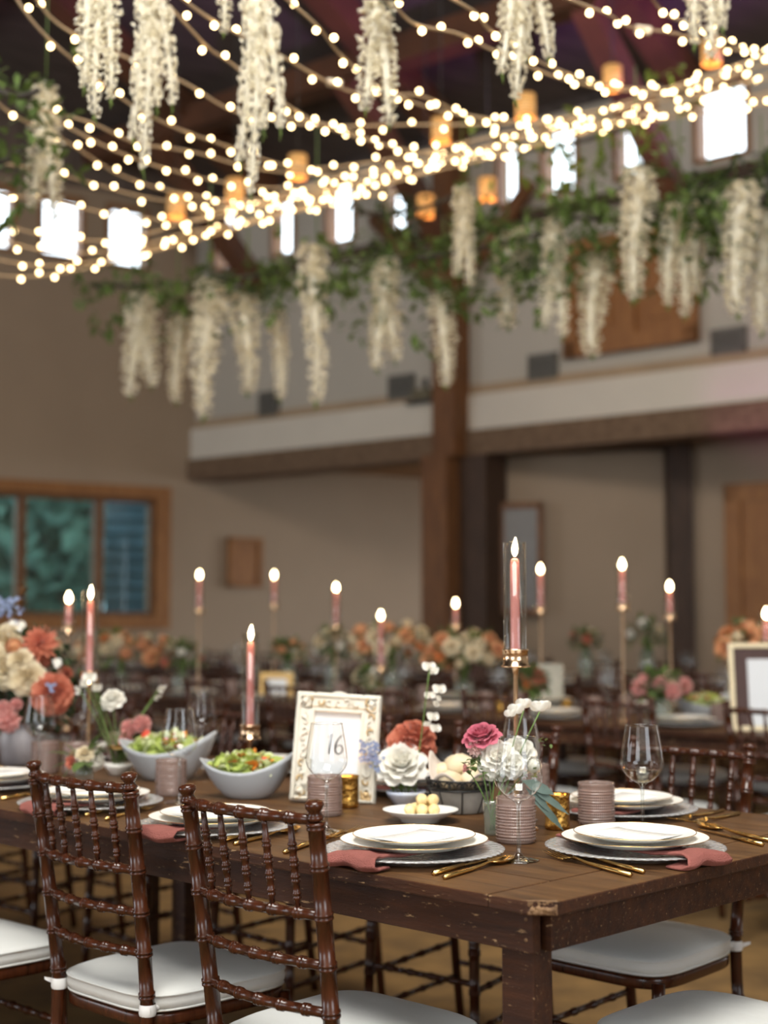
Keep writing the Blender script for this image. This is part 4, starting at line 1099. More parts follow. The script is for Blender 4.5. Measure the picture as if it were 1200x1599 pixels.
# butter dish
pd = on_z(657, 1283); r = MB(); r.lathe([(.001,.014),(.05,.014),(.062,.018),(.082,.026),(.0845,.028),(.084,.0265),(.062,.014),(.045,.006),(.042,0),(.001,0)], 56); o = r.build('butter_dish', M['white_glaze'], loc=(pd.x, pd.y, TZ)); tag(o, 'shallow white dish holding butter balls, beside the bread basket', 'dish')
br = .0135; bl = [(0,0,0),(2,0,0),(1,1.73,0),(-1,1.73,0),(-2,0,0),(0,.65,1.55),(1.9,.7,1.5)]
bm = MB(); bm.ball((0,0,0), br, 14, 10, (1,1,.97), .10, 2); bp_ = bm.build('butter_ball', M['butter'])
for i, (x, y, z) in enumerate(bl):
    nm = ['front middle of the bottom layer', 'front right of the bottom layer', 'back right of the bottom layer', 'back left of the bottom layer', 'front left of the bottom layer', 'upper left one on top', 'upper right one on top'][i]
    place(bp_, (pd.x+.003+x*br*.98, pd.y-.008+y*br*.95, TZ+.0145+br*.97+z*br), i*1.3, 'yellow butter ball, '+nm, 'butter ball', 'butter balls')

# bread basket
pk = on_z(720, 1268); pk.z = TZ; r = empty('bread_basket', pk)
m = MB(); R0, R1, HB = .048, .079, .078
prof_r = lambda z: R0+(R1-R0)*(z/HB)**.8
for k in range(16):
    z = .004+k*.0032; m.tube([(prof_r(z)*math.cos(2*PI*i/48), prof_r(z)*math.sin(2*PI*i/48), z) for i in range(48)], .0021, 6, closed=True)
m.lathe([(.001,.002),(R0,.002),(R0,.004),(.001,.004)], 32); m.build('coil_body', M['grey_wicker'], r)
m = MB()
for z in (.055, .0775): 
    q = prof_r(z)+.002; m.tube([(q*math.cos(2*PI*i/56), q*math.sin(2*PI*i/56), z) for i in range(56)], .0026, 6, closed=True)
q = R0+.001; m.tube([(q*math.cos(2*PI*i/40), q*math.sin(2*PI*i/40), .003) for i in range(40)], .0022, 6, closed=True)
for k in range(8):
    a = 2*PI*k/8; m.tube([((prof_r(z)+.003)*math.cos(a), (prof_r(z)+.003)*math.sin(a), z) for z in (.002,.02,.04,.058)], .0016, 6)
m.build('wire_frame', M['black_wire'], r)
m = MB(); ns = 16
for k in range(ns):
    ac = 2*PI*(k+.5)/ns
    for fl_ in (1, -1):
        pts = []
        for i in range(16):
            t = i/15; th = t*5.2; q = .0088*(1-.62*t); da = (fl_*(.0115-q*math.cos(th)))/.075; z = .0665+q*math.sin(th)*(1)
            rad = prof_r(z)+.002; pts.append((rad*math.cos(ac+da), rad*math.sin(ac+da), z))
        m.tube(pts, .0018, 5)
m.build('scroll_band', M['black_wire'], r); tag(r, 'black wire bread basket with scroll rim and coiled grey body', 'basket')
m = MB()
def nap(u, v):
    a = u*2*PI; q = .02+.060*v; z = .050+.035*v+.012*math.sin(a*5)*v
    if 1.6 < a < 3.6: z += .045*v*math.sin((a-1.6)/2*PI)
    if v > .9: q += .004
    return Vector((min(q, prof_r(min(z, .077))-.003)*math.cos(a), min(q, prof_r(min(z, .077))-.003)*math.sin(a), z))
m.grid(nap, 60, 8); o = m.build('basket_liner', M['basket_linen'], loc=pk); o.modifiers.new('s', 'SOLIDIFY').thickness = .002; tag(o, 'beige linen liner tucked into the bread basket', 'cloth')
brm = MB(); brm.ball((0,0,0), .030, 18, 12, (1.1,1,.82), .18, 3); brd = brm.build('bread_roll', M['bread'])
for i, (x, y, z, rz, s_) in enumerate(((-.026,-.036,.078,0,.85),(.022,-.036,.079,1,.85),(-.002,.012,.105,2.2,1.15),(.038,.012,.095,3,.95),(-.036,.02,.090,4,.9))):
    place(brd, pk+Vector((x, y, z)), rz, 'pale bread roll in the wire basket, '+['front left one','front right one','large one on top','right hand one beside the pink rose stem','back left one'][i], 'bread roll', 'bread rolls', s_)

# ================================================================== FLOWERS
def petal(m, base, out, up, ln, wd, cup=.35, tip=0.0, curl=.4, nu=5, nv=5, point=False, ruf=0, seed=0):
    out = out.normalized(); up = (up-out*up.dot(out)).normalized(); sd = out.cross(up)
    def f(u, v):
        a = 2*u-1
        w = wd*((math.sin(PI*min(1, .12+.72*v))**.8) if not point else math.sin(PI*(.12+.84*v))**.9*(1-.35*v))
        return base+out*(ln*(v-.12*a*a*v*(0 if point else 1)))+sd*(w*a)+up*(cup*w*a*a-tip*ln*v*v+curl*ln*v*(1-v)*.0+ruf*wd*math.sin(a*7+seed)*v*v)
    m.grid(f, nu, nv)
def rose_mb(R_, layers=5, openness=1.0, seed=0, point=False, ruf=.05):
    m = MB(); rr = random.Random(seed); n0 = 3
    for l in range(layers):
        t = l/(layers-1); n = 3+l; tilt = math.radians(6+72*openness*t**1.15); ln = R_*(.95+.35*t); wd = R_*(.42+.30*t)
        for k in range(n):
            a = 2*PI*(k+.5*(l%2)+rr.uniform(-.12,.12))/n; rad = Vector((math.cos(a), math.sin(a), 0)); d = (rad*math.sin(tilt)+Vector((0,0,1))*math.cos(tilt))
            upv = (-rad*math.cos(tilt)+Vector((0,0,1))*math.sin(tilt))
            petal(m, Vector((0,0,-R_*.35))+rad*R_*.10*t, d, upv, ln, wd, cup=.55-.2*t, tip=.28*t*t, seed=k+l, ruf=ruf, nu=6, nv=6)
    m.ball((0,0,-R_*.1), R_*.33, 8, 6, (1,1,1.4)); return m
def dahlia_mb(R_, n=40, seed=0):
    m = MB(); rr = random.Random(seed)
    for k in range(n):
        t = k/n; a = k*2.399; tilt = math.radians(15+85*t); rad = Vector((math.cos(a), math.sin(a), 0)); d = rad*math.sin(tilt)+Vector((0,0,1))*math.cos(tilt); u = -rad*math.cos(tilt)+Vector((0,0,1))*math.sin(tilt)
        petal(m, Vector((0,0,-R_*.2)), d, u, R_*(.7+.4*t), R_*.17, cup=.5, tip=.1, point=True, nu=3, nv=5)
    return m
def ball_mb(R_, n=60, seed=0):   # ranunculus / mum: overlapping small petals
    m = MB(); m.ball((0,0,0), R_*.8, 10, 8)
    for k in range(n):
        z = 1-1.55*(k+.5)/n; q = math.sqrt(max(0, 1-z*z)); a = k*2.399; nrm = Vector((q*math.cos(a), q*math.sin(a), z)); tan = (Vector((0,0,1))-nrm*z)
        tan = tan.normalized() if tan.length > .05 else Vector((1,0,0))
        petal(m, nrm*R_*.80-tan*R_*.15, (tan*.85+nrm*.35).normalized(), -nrm, R_*.5, R_*.34, cup=.35, tip=-.0, nu=5, nv=4)
    return m
def pea_mb(s, seed=0):           # sweet-pea floret
    m = MB()
    for k, (a, w) in enumerate(((-.7,1), (.7,1), (0,.75))):
        d = Vector((math.sin(a), .1, math.cos(a)*.9)); petal(m, Vector((0,0,0)), d, Vector((0,-1,.2)), s*1.1*w, s*.55*w, cup=.5, tip=.15, ruf=.12, seed=seed+k, nu=6, nv=6)
    petal(m, Vector((0,-.003,0)), Vector((0,-.6,.6)), Vector((0,-.5,-.5)), s*.7, s*.3, cup=.8); return m
def carn_mb(R_, seed=0):
    m = MB(); rr = random.Random(seed); m.ball((0,0,-R_*.1), R_*.6, 10, 7)
    for k in range(46):
        z = 1-1.2*(k+.5)/46; q = math.sqrt(max(0,1-z*z)); a = k*2.399; nrm = Vector((q*math.cos(a), q*math.sin(a), z))
        petal(m, nrm*R_*.3, nrm, Vector((rr.uniform(-1,1), rr.uniform(-1,1), rr.uniform(-1,1))), R_*.75, R_*.26, cup=.2, ruf=.3, seed=k, nu=5, nv=4)
    return m
MESH = {}
def fmesh(kind, mt, seed=0):
    key = (kind, mt, seed%3)
    if key not in MESH:
        sd = seed%3
        g = {'rose': lambda: rose_mb(.03, 6, .9, sd), 'openrose': lambda: rose_mb(.03, 6, 1.25, sd, ruf=.12), 'bud': lambda: rose_mb(.03, 4, .35, sd), 'dahlia': lambda: dahlia_mb(.03, 44, sd),
             'ranunculus': lambda: ball_mb(.03, 60, sd), 'sweet_pea': lambda: pea_mb(.03, sd), 'carnation': lambda: carn_mb(.03, sd)}[kind]()
        MESH[key] = g.mesh(kind, M[mt])
    return MESH[key]
NM = {'rose': 'rose', 'openrose': 'rose', 'bud': 'rosebud', 'dahlia': 'dahlia', 'ranunculus': 'ranunculus', 'sweet_pea': 'sweet_pea', 'carnation': 'carnation'}
LAB = {'coral': 'coral', 'orange_p': 'orange', 'cream': 'cream', 'white_p': 'white', 'peach': 'peach', 'pinkrose': 'deep pink', 'blush': 'blush pink', 'palepink': 'pale pink', 'blue_p': 'blue'}
def flower(parent, kind, mt, loc, facing, R_, seed=0):
    o = bpy.data.objects.new(NM[kind], fmesh(kind, mt, seed)); C.objects.link(o); o.parent = parent; o.location = loc
    q = Vector(facing).normalized().to_track_quat('Z', 'Y'); o.rotation_mode = 'QUATERNION'; o.rotation_quaternion = q; o.scale = (R_/.03,)*3
    o['label'] = '%s %s' % (LAB[mt], NM[kind].replace('_', ' ')); return o
def leafq(m, base, d, ln, wd, up=None, fold=.25, point=1):
    d = d.normalized(); up = up or Vector((0,0,1)); sd = d.cross(up)
    if sd.length < .05: sd = d.cross(Vector((1,0,0)))
    sd.normalize(); n = sd.cross(d)
    vs = [base, base+d*ln*.35+sd*wd+n*fold*wd, base+d*ln*.7+sd*wd*.8+n*fold*wd-n*.05*ln, base+d*ln-n*.12*ln, base+d*ln*.7-sd*wd*.8+n*fold*wd-n*.05*ln, base+d*ln*.35-sd*wd+n*fold*wd, base+d*ln*.35, base+d*ln*.7-n*.04*ln]
    m.add(vs, [(0,1,6),(1,2,7,6),(2,3,7),(3,4,7),(4,5,6,7),(5,0,6)])
def toL(o, p): return Vector(p)-Vector(o.location)

# -- vase B: clear glass bud vase with the pink rose
pv = on_z(770, 1304); pv.z = TZ; vb = empty('flower_arrangement', pv); D0 = pv.y
m = MB(); m.lathe([(.001,.004),(.014,.004),(.0155,.006),(.017,.03),(.0185,.068),(.020,.072),(.021,.072),(.0205,.066),(.019,.03),(.0175,.003),(.016,0),(.001,0)], 32); m.build('glass_vase', M['vase_glass'], vb)
def fl_at(root, kind, mt, px, py, d, face, R_, seed=0):
    p = at_d(px, py, d); return flower(root, kind, mt, p-Vector(root.location), face, R_, seed), p-Vector(root.location)
stems = MB()
def stem(sm, p, base=(0,0,.01), bend=.02): 
    b_ = Vector(base); q = Vector(p); mid = b_.lerp(q, .45)+Vector((-(q-b_).x*.15, 0, bend)); pts = [((1-t)**2)*b_+2*t*(1-t)*mid+t*t*q for t in [i/10 for i in range(11)]]
    sm.tube(pts, .0015, 6)
for kind, mt, px, py, dd, fc, R_, sd in (('rose','pinkrose',752,1147,.02,(-.25,-.45,1),.031,0),('openrose','white_p',776,1182,.0,(-.2,-1,.55),.034,1),('openrose','white_p',812,1172,.04,(.2,-.8,.8),.032,2),('openrose','white_p',800,1192,-.01,(.3,-1,.3),.024,0),
        ('carnation','palepink',744,1168,.01,(-.5,-.8,.6),.020,0),('bud','blush',729,1200,-.01,(-.9,-.2,.15),.010,0),('ranunculus','white_p',833,1196,.03,(.7,-.7,.2),.018,1)):
    o, lp = fl_at(vb, kind, mt, px, py, D0+dd, fc, R_, sd); stem(stems, lp, (rnd.uniform(-.008,.008), 0, .01))
for px, py, dd, sc_ in ((806,1107,.02,.021),(818,1098,.03,.020),(842,1103,.02,.022),(850,1100,.03,.018),(797,1112,.02,.015)):
    o, lp = fl_at(vb, 'sweet_pea', 'white_p', px, py+6, D0+dd, (0,0,1), sc_, px)
for tgt in ((843,1112),(818,1110)): stem(stems, at_d(*tgt, D0+.02)-pv, (0,0,.01), .0)
stems.build('stems', M['stemg'], vb)
m = MB()
for (x0,y0,x1,y1,w) in ((820,1228,884,1298,.009),(822,1222,892,1272,.008),(815,1218,868,1240,.012),(828,1230,860,1268,.008)):
    a, b_ = at_d(x0,y0,D0-.02)-pv, at_d(x1,y1,D0-.03)-pv; leafq(m, a, b_-a, (b_-a).length, w, Vector((0,-1,.3)))
m.tube([(0,0,.06), at_d(820,1220,D0-.02)-pv], .0015, 6); m.build('eucalyptus_leaves', M['euc'], vb)
m = MB(); rr = random.Random(2)
for (cx, cy, n, s_) in ((742,1190,12,.011),(735,1198,8,.010),(760,1210,10,.010),(852,1158,7,.006),(785,1222,12,.009),(830,1208,10,.008)):
    for k in range(n):
        a = at_d(cx+rr.uniform(-9,9), cy+rr.uniform(-8,8), D0+rr.uniform(-.02,.03))-pv; leafq(m, a, Vector((rr.uniform(-1,1), rr.uniform(-1,.3), rr.uniform(-.4,1))), s_*1.8, s_*.6)
m.build('foliage', M['leaf'], vb)
tag(vb, 'small clear glass vase with a deep pink rose, white roses and white sweet peas', 'flower arrangement')

# -- bowl A: blue and white dish with white ranunculus and coral rose
pa = on_z(634, 1256); pa.z = TZ; va = empty('flower_arrangement', pa); D1 = pa.y
m = MB(); m.lathe([(.001,.008),(.028,.010),(.044,.026),(.0475,.033),(.0485,.033),(.046,.024),(.030,.004),(.026,0),(.001,0)], 48); m.build('dish', M['blueglaze'], va)
stems = MB()
for kind, mt, px, py, dd, fc, R_, sd in (('rose','white_p',627,1190,-.01,(-.1,-1,.9),.046,0),('openrose','coral',648,1146,.05,(.15,-.45,1),.046,1),('openrose','coral',640,1160,.03,(.2,-.9,.3),.040,2)):
    o, lp = fl_at(va, kind, mt, px, py, D1+dd, fc, R_, sd); stem(stems, lp, (rnd.uniform(-.012,.012), 0, .012), 0)
for i, (px, py, s_) in enumerate(((670,1040,.020),(678,1046,.016),(686,1075,.020),(672,1084,.016),(681,1097,.015),(676,1118,.019),(680,1136,.018),(684,1088,.013),(668,1128,.012))):
    fl_at(va, 'sweet_pea', 'white_p', px, py+5, D1+.0+rnd.uniform(-.01,.01), (rnd.uniform(-.3,.3),-.2,1), s_, i)
pts = [at_d(x, y, D1)-pa for x, y in ((648,1250),(654,1180),(662,1120),(668,1070),(671,1045))]; stems.tube(pts, .0016, 6); stems.build('stems', M['stemg'], va)
def delph(root, px, py, d, n, spread, mt='blue_p', s_=.008, seed=0):
    m = MB(); rr = random.Random(seed); c0 = at_d(px, py, d)-Vector(root.location)
    for k in range(n):
        c = c0+Vector((rr.uniform(-1,1)*spread, rr.uniform(-1,1)*spread*.6, rr.uniform(-1,1)*spread))
        for j in range(5):
            a = 2*PI*j/5+k; leafq(m, c, Vector((math.cos(a), -.5, math.sin(a))), s_, s_*.38, Vector((0,-1,0)))
    o = m.build('delphinium', M[mt], root); o['label'] = 'blue delphinium florets' if mt == 'blue_p' else 'white filler blossom'; return o
delph(va, 577, 1172, D1, 60, .024, s_=.0055, seed=1); delph(va, 590, 1192, D1-.01, 26, .018, s_=.0055, seed=2)
m = MB(); rr = random.Random(8)
for k in range(10): leafq(m, Vector((rr.uniform(-.03,.03), rr.uniform(-.03,.03), .03)), Vector((rr.uniform(-1,1), rr.uniform(-1,.5), .5)), .035, .006)
m.tube([(-.01,0,.02), at_d(588,1200,D1)-pa, at_d(575,1175,D1)-pa], .0013, 5); m.build('foliage', M['leaf'], va)
tag(va, 'low blue and white dish of white ranunculus, coral rose and tall white sweet pea', 'flower arrangement')

# -- generic centrepieces
def centrepiece(px, py, d, W_, H_, n, pal, seed, label, zb=TZ, leaves=140, cont='white_glaze', Rf=.035):
    rr = random.Random(seed); p = at_d(px, py, d); top = p.z; r = empty('flower_arrangement', (p.x, p.y, zb)); hc = max(.12 if W_ > .15 else .06, top-zb-H_*.5)
    kk = min(1, W_/.22); m = MB(); vh = max(.05, hc-H_*.45); m.lathe([(.001,.004),(.04*kk,0),(.055*kk,.01),(.06*kk,vh*.6),(.045*kk,vh),(.040*kk,vh),(.055*kk,vh*.6),(.001,.02)], 24); m.build('vase', M[cont], r)
    m = MB()
    for k in range(leaves):
        a = rr.uniform(0, 2*PI); b_ = rr.uniform(-.6, 1.2); q = rr.uniform(.3, 1)
        d_ = Vector((math.cos(a)*math.cos(b_), math.sin(a)*math.cos(b_), math.sin(b_))); c = Vector((0,0,hc))+Vector((d_.x*W_*.5, d_.y*W_*.4, d_.z*H_*.5))*q
        leafq(m, c, d_+Vector((rr.uniform(-.5,.5), rr.uniform(-.5,.5), rr.uniform(-.5,.5))), rr.uniform(.04,.08), rr.uniform(.010,.018))
    m.tube([(0,0,vh*.5),(0,0,hc)], .02, 8); m.build('foliage', M['leaf'], r)
    for k in range(n):
        a = k*2.399+seed; b_ = math.asin(min(1, max(-.5, -.35+1.3*(k+.5)/n))); d_ = Vector((math.cos(a)*math.cos(b_), math.sin(a)*math.cos(b_), math.sin(b_)))
        c = Vector((0,0,hc))+Vector((d_.x*W_*.5, d_.y*W_*.42, d_.z*H_*.5))*rr.uniform(.8, 1.05)
        kind, mt = rr.choice(pal); flower(r, kind, mt, c, d_+Vector((0,-.3,.1)), Rf*rr.uniform(.75, 1.2), k)
    return tag(r, label, 'flower arrangement', None)
warm = [('rose','cream'),('openrose','cream'),('openrose','peach'),('dahlia','orange_p'),('ranunculus','peach'),('ranunculus','cream'),('rose','peach')]
pinks = [('rose','cream'),('carnation','blush'),('ranunculus','white_p'),('openrose','coral'),('rose','palepink')]
BGF = [(612, 972, 8.1, .50, .26, 30, warm, 'large orange and cream centrepiece in the background at centre'), (725, 985, 8.0, .46, .28, 24, warm, 'cream and peach centrepiece right of centre, before the timber column'),
       (190, 985, 7.6, .60, .26, 28, warm, 'golden and peach centrepiece in the background below the window'), (1180, 968, 6.6, .36, .24, 24, warm, 'orange and cream centrepiece at the right frame edge behind the cream frame'),
       (1030, 1055, 5.9, .22, .10, 9, pinks, 'low pink and white flowers on the second row at right'), (915, 985, 9.5, .22, .14, 6, [('dahlia','coral'),('rose','cream')], 'small coral flowers in the far background right'),
       (1010, 965, 8.6, .24, .22, 5, [('ranunculus','white_p'),('rose','cream')], 'white flowers in the background before the dark post'), (830, 1050, 6.6, .12, .10, 5, [('openrose','coral'),('dahlia','orange_p')], 'orange blooms just right of the tall gold candle stem'),
       (520, 980, 8.8, .20, .22, 7, [('ranunculus','white_p'),('rose','cream')], 'cream blooms below the centre background candle'), (285, 1000, 7.3, .26, .2, 6, [('dahlia','coral'),('rose','cream'),('ranunculus','white_p')], 'white and coral flowers behind the left wine glasses'),
       (575, 1050, 6.2, .12, .06, 4, [('ranunculus','white_p'),('rose','cream')], 'small white blooms below the centre background candles'), (450, 1000, 8.6, .22, .14, 6, warm, 'pale yellow flowers behind the small gold frame')]
for i, (px, py, d, W_, H_, n, pal, lb) in enumerate(BGF): d = snapd(px, d); centrepiece(px, py, d, W_, H_, n, pal, 20+i, lb, cont='vase_glass')

# -- left big arrangement on the joined table
pl = at_d(38, 968, 4.45); pl.z = TZ; vl = empty('flower_arrangement', pl); DLf = pl.y
m = MB(); m.lathe([(.001,.004),(.05,0),(.062,.01),(.07,.08),(.055,.13),(.050,.13),(.064,.08),(.001,.02)], 32); m.build('vase', mat('smoky_ceramic', (.30,.28,.29), .4), vl)
for i, (kind, mt, px, py, dd, fc, R_) in enumerate((('dahlia','coral',62,1003,-.08,(.1,-1,.5),.062),('openrose','coral',42,1018,-.04,(-.4,-1,.3),.05),('openrose','cream',5,1003,-.05,(-.3,-1,.3),.05),('openrose','cream',10,1045,-.1,(-.2,-1,.2),.048),
      ('rose','cream',42,1058,-.12,(.2,-1,.2),.042),('ranunculus','cream',80,1012,-.0,(.6,-.7,.3),.036),('openrose','cream',-20,1030,-.1,(-.2,-1,.2),.048),('openrose','coral',82,1085,-.14,(.3,-1,0),.050),('dahlia','coral',105,1052,-.05,(1,-.5,.2),.030),
      ('carnation','blush',5,1108,-.15,(0,-1,.2),.028),('carnation','blush',14,1126,-.17,(0,-1,0),.036),('carnation','blush',26,1100,-.12,(0,-1,0),.020),('ranunculus','peach',22,1010,-.1,(0,-1,.4),.026),('rose','cream',30,1030,-.12,(0,-1,.4),.03))):
    fl_at(vl, kind, mt, px, py, DLf+dd, fc, R_, i)
delph(vl, 12, 955, DLf, 50, .045, 'blue_p', .009, 3); delph(vl, 22, 985, DLf-.03, 16, .03, 'white_p', .012, 4); delph(vl, 80, 1074, DLf-.19, 7, .012, 'blue_p', .007, 5); delph(vl, 90, 1036, DLf-.14, 14, .012, 'white_p', .008, 6)
m = MB(); rr = random.Random(31)
for k in range(420):
    a = rr.uniform(0, 2*PI); q = math.sqrt(rr.random()); c = at_d(42+85*q*math.cos(a), 1065+80*q*math.sin(a), DLf+rr.uniform(-.08,.12))-pl; leafq(m, c, Vector((rr.uniform(-1,1), rr.uniform(-1,.4), rr.uniform(-.7,1))), rr.uniform(.03,.06), rr.uniform(.008,.014))
m.tube([(0,0,.05),(0,0,.30)], .05, 10); m.build('foliage', M['leaf_dark'], vl)
m = MB(); pts = [at_d(x, y, DLf)-pl for x, y in ((20,1060),(22,985),(32,930),(38,912))]; m.tube(pts, .0025, 6)
for k in range(26): t = rr.random(); a = pts[1].lerp(pts[3], t); leafq(m, a, Vector((rr.uniform(-1,1), -.3, rr.uniform(0,1))), .03, .009)
m.build('sprig', mat('russet_sprig', (.16,.08,.03), .7), vl)
tag(vl, 'large arrangement of coral dahlias, cream roses and blue florets at the left frame edge', 'flower arrangement')

# -- small white dish with sweet peas and pink mums
pm = on_z(186, 1210); pm.z = TZ; vm = empty('flower_arrangement', pm); DM = pm.y
m = MB(); m.lathe([(.001,.01),(.026,.012),(.040,.028),(.0425,.034),(.0435,.034),(.041,.024),(.028,.004),(.024,0),(.001,0)], 40); m.build('dish', M['white_glaze'], vm)
stems = MB()
for kind, mt, px, py, fc, R_, sd in (('carnation','blush',202,1137,(-.3,-1,.3),.026,0),('carnation','blush',222,1131,(.4,-1,.3),.028,1),('carnation','blush',197,1157,(-.2,-1,-.1),.022,2),('openrose','white_p',174,1088,(-.3,-.6,1),.028,1),('sweet_pea','white_p',249,1076,(1,-.5,.4),.022,0),('sweet_pea','white_p',243,1088,(1,-.5,.0),.018,1),
      ('sweet_pea','white_p',140,1062,(0,-.4,1),.024,1),('sweet_pea','white_p',150,1076,(.4,-.4,.6),.020,2),('sweet_pea','white_p',125,1080,(-.6,-.4,.6),.022,0),('sweet_pea','white_p',133,1070,(-.3,-.4,.8),.020,0)):
    o, lp = fl_at(vm, kind, mt, px, py, DM, fc, R_, sd); stem(stems, lp, (rnd.uniform(-.012,.012), 0, .012), .02)
stems.build('stems', M['stemg'], vm)
m = MB()
for k in range(24): leafq(m, Vector((rr.uniform(-.02,.02), rr.uniform(-.02,.02), .03)), Vector((rr.uniform(-.5,.5), rr.uniform(-.4,.4), 1)), rr.uniform(.08,.16), .004)
m.build('foliage', M['leaf'], vm); tag(vm, 'small white dish with pink carnations and trailing white sweet peas, left of the salad bowls', 'flower arrangement')
# white petals / folded blossom low at left
r = centrepiece(132, 1172, 3.95, .10, .06, 5, [('openrose','white_p'),('rose','cream'),('bud','coral')], 77, 'low cluster of white blooms between the mauve tumblers at left', leaves=14, cont='vase_glass', Rf=.022)

# ------------------------------------------------------------------ settings on the second and third rows
def simple_setting(l, r_, row, kcount, far):
    side = 'far' if far else 'near'; p = tp(l, r_, TZ); where = 'on %s side of the %s row, %s from the right' % (side, row, ORD[kcount])
    place(charger, p, 0, 'glass charger plate '+where, 'charger plate', 'glass charger plates'); place(dinner, p+Vector((0,0,.0205)), 0, 'white dinner plate '+where, 'plate', 'white dinner plates')
    if row == 'second': place(salad, p+Vector((0,0,.031)), 0, 'white salad plate '+where, 'plate', 'white salad plates')
    q = p+(-R if far else R)*.24+L*(.12 if far else -.12); place(wineglass, q, 0, 'wine glass '+where, 'wine glass', 'stemmed wine glasses')
    q = p+(-R if far else R)*.26+L*(-.02); place(tumbler, q, 0, 'mauve tumbler '+where, 'tumbler', 'ribbed mauve tumblers')
for row, lst, r0 in (('second', row2, 3.2), ('third', row3, 6.0)):
    for far in (0, 1):
        k = 0
        for t in lst:
            rr_ = r0+(.20 if not far else TW-.20)
            if inview(tp(t, rr_, .8), 60): simple_setting(t, rr_, row, k, far); k += 1
# votives on row 2
for i, (px, py) in enumerate(((640, 1122), (905, 1116), (1122, 1120), (235, 1065))):
    p = on_z(px, py); p = tp((Vector((p.x,p.y,0))-Vector((C0.x,C0.y,0))).dot(L), 3.2+.4, TZ)
    p.x = p.x; place(votive, p, 0, 'gold votive glass glowing on the second row, %s from left' % ['second', 'third', 'rightmost', 'leftmost'][i], 'votive', 'gold votive holders')
    place(tealight, p+Vector((0,0,.0125)), 0, 'lit tealight on the second row, %s from left' % ['second', 'third', 'rightmost', 'leftmost'][i], 'tealight', 'tealights')
# folded napkin mound and bowl at right background
boat_bowl(at_d(1100, 1100, 6.3), .3, 1.0, 'pale bowl on the second row left of the cream frame, blurred', 12)

# ================================================================== HANGING GREENERY AND WISTERIA
def wisteria_proto(seed, strands, ln, wid):
    rr = random.Random(seed); r = empty('wisteria'); m = MB(); st = MB()
    for s_ in range(strands):
        ox = (s_-(strands-1)/2)*wid/strands*1.1+rr.uniform(-.008,.008); L_ = ln*(1.0 if s_ == strands//2 else rr.uniform(.70, .92)); oy = rr.uniform(-.02,.02); ph = rr.uniform(0, 6)
        cx = lambda t: ox*(.45+.85*t)+.010*math.sin(t*4+ph)
        n = int(L_/.0024); st_core = [(cx(t_), oy, -L_*t_) for t_ in [q/12 for q in range(13)]]; m.tube(st_core, [(.034*(1-q/12)**.55*(.55+.45*min(1, q/2))+.005)*.52 for q in range(13)], 8)
        for k in range(n):
            t = k/n; z = -L_*t; rad = (.041*(1-t)**.45*(.55+.45*min(1, t*6))*(.8+.35*noise.noise(Vector((t*9, seed, s_))))+.008)*rr.uniform(.55, 1.1)
            a = rr.uniform(0, 2*PI); c = Vector((cx(t)+rad*math.cos(a), oy+rad*math.sin(a)*.8, z+rr.uniform(-.004,.004)))
            fs = .0185*(1.0-.5*t); d = Vector((math.cos(a), math.sin(a), -.5+rr.uniform(-.5,.5)))
            for j in range(3):
                dd = (d+Vector((rr.uniform(-.9,.9), rr.uniform(-.9,.9), rr.uniform(-.9,.9)))).normalized(); sd = dd.orthogonal().normalized(); nn = dd.cross(sd)
                m.add([c-sd*fs*.25, c+dd*fs*.6-sd*fs*.55+nn*fs*.2, c+dd*fs*1.15, c+dd*fs*.6+sd*fs*.55+nn*fs*.2, c+sd*fs*.25], [(0,1,2,3,4)])
        st.tube([(cx(t)*1.0, oy, -L_*t) for t in (0,.2,.4,.6,.8,1)], .0022, 5)
        for j in range(4): st.tube([(cx(1), oy, -L_*.99), (cx(1)+rr.uniform(-.01,.01), oy, -L_*1.0-.012*j)], .0022, 4)
    m.build('blossoms', M['wist'], r); st.build('stalk', M['leaf_lime'], r)
    m = MB()
    for k in range(10): leafq(m, Vector((rr.uniform(-.03,.03), rr.uniform(-.03,.03), rr.uniform(-.03,.03))), Vector((rr.uniform(-1,1), rr.uniform(-1,1), rr.uniform(-.6,.8))), .06, .014)
    m.build('leaves', M['leaf'], r)
    m = MB(); m.tube([(0,0,0),(0,0,.5)], .0025, 5); m.build('hanging_stem', M['leaf'], r)
    return r
WP = [wisteria_proto(1, 1, .62, .05), wisteria_proto(2, 2, .60, .085), wisteria_proto(3, 3, .62, .12), wisteria_proto(4, 4, .62, .16), wisteria_proto(5, 1, .62, .05)]
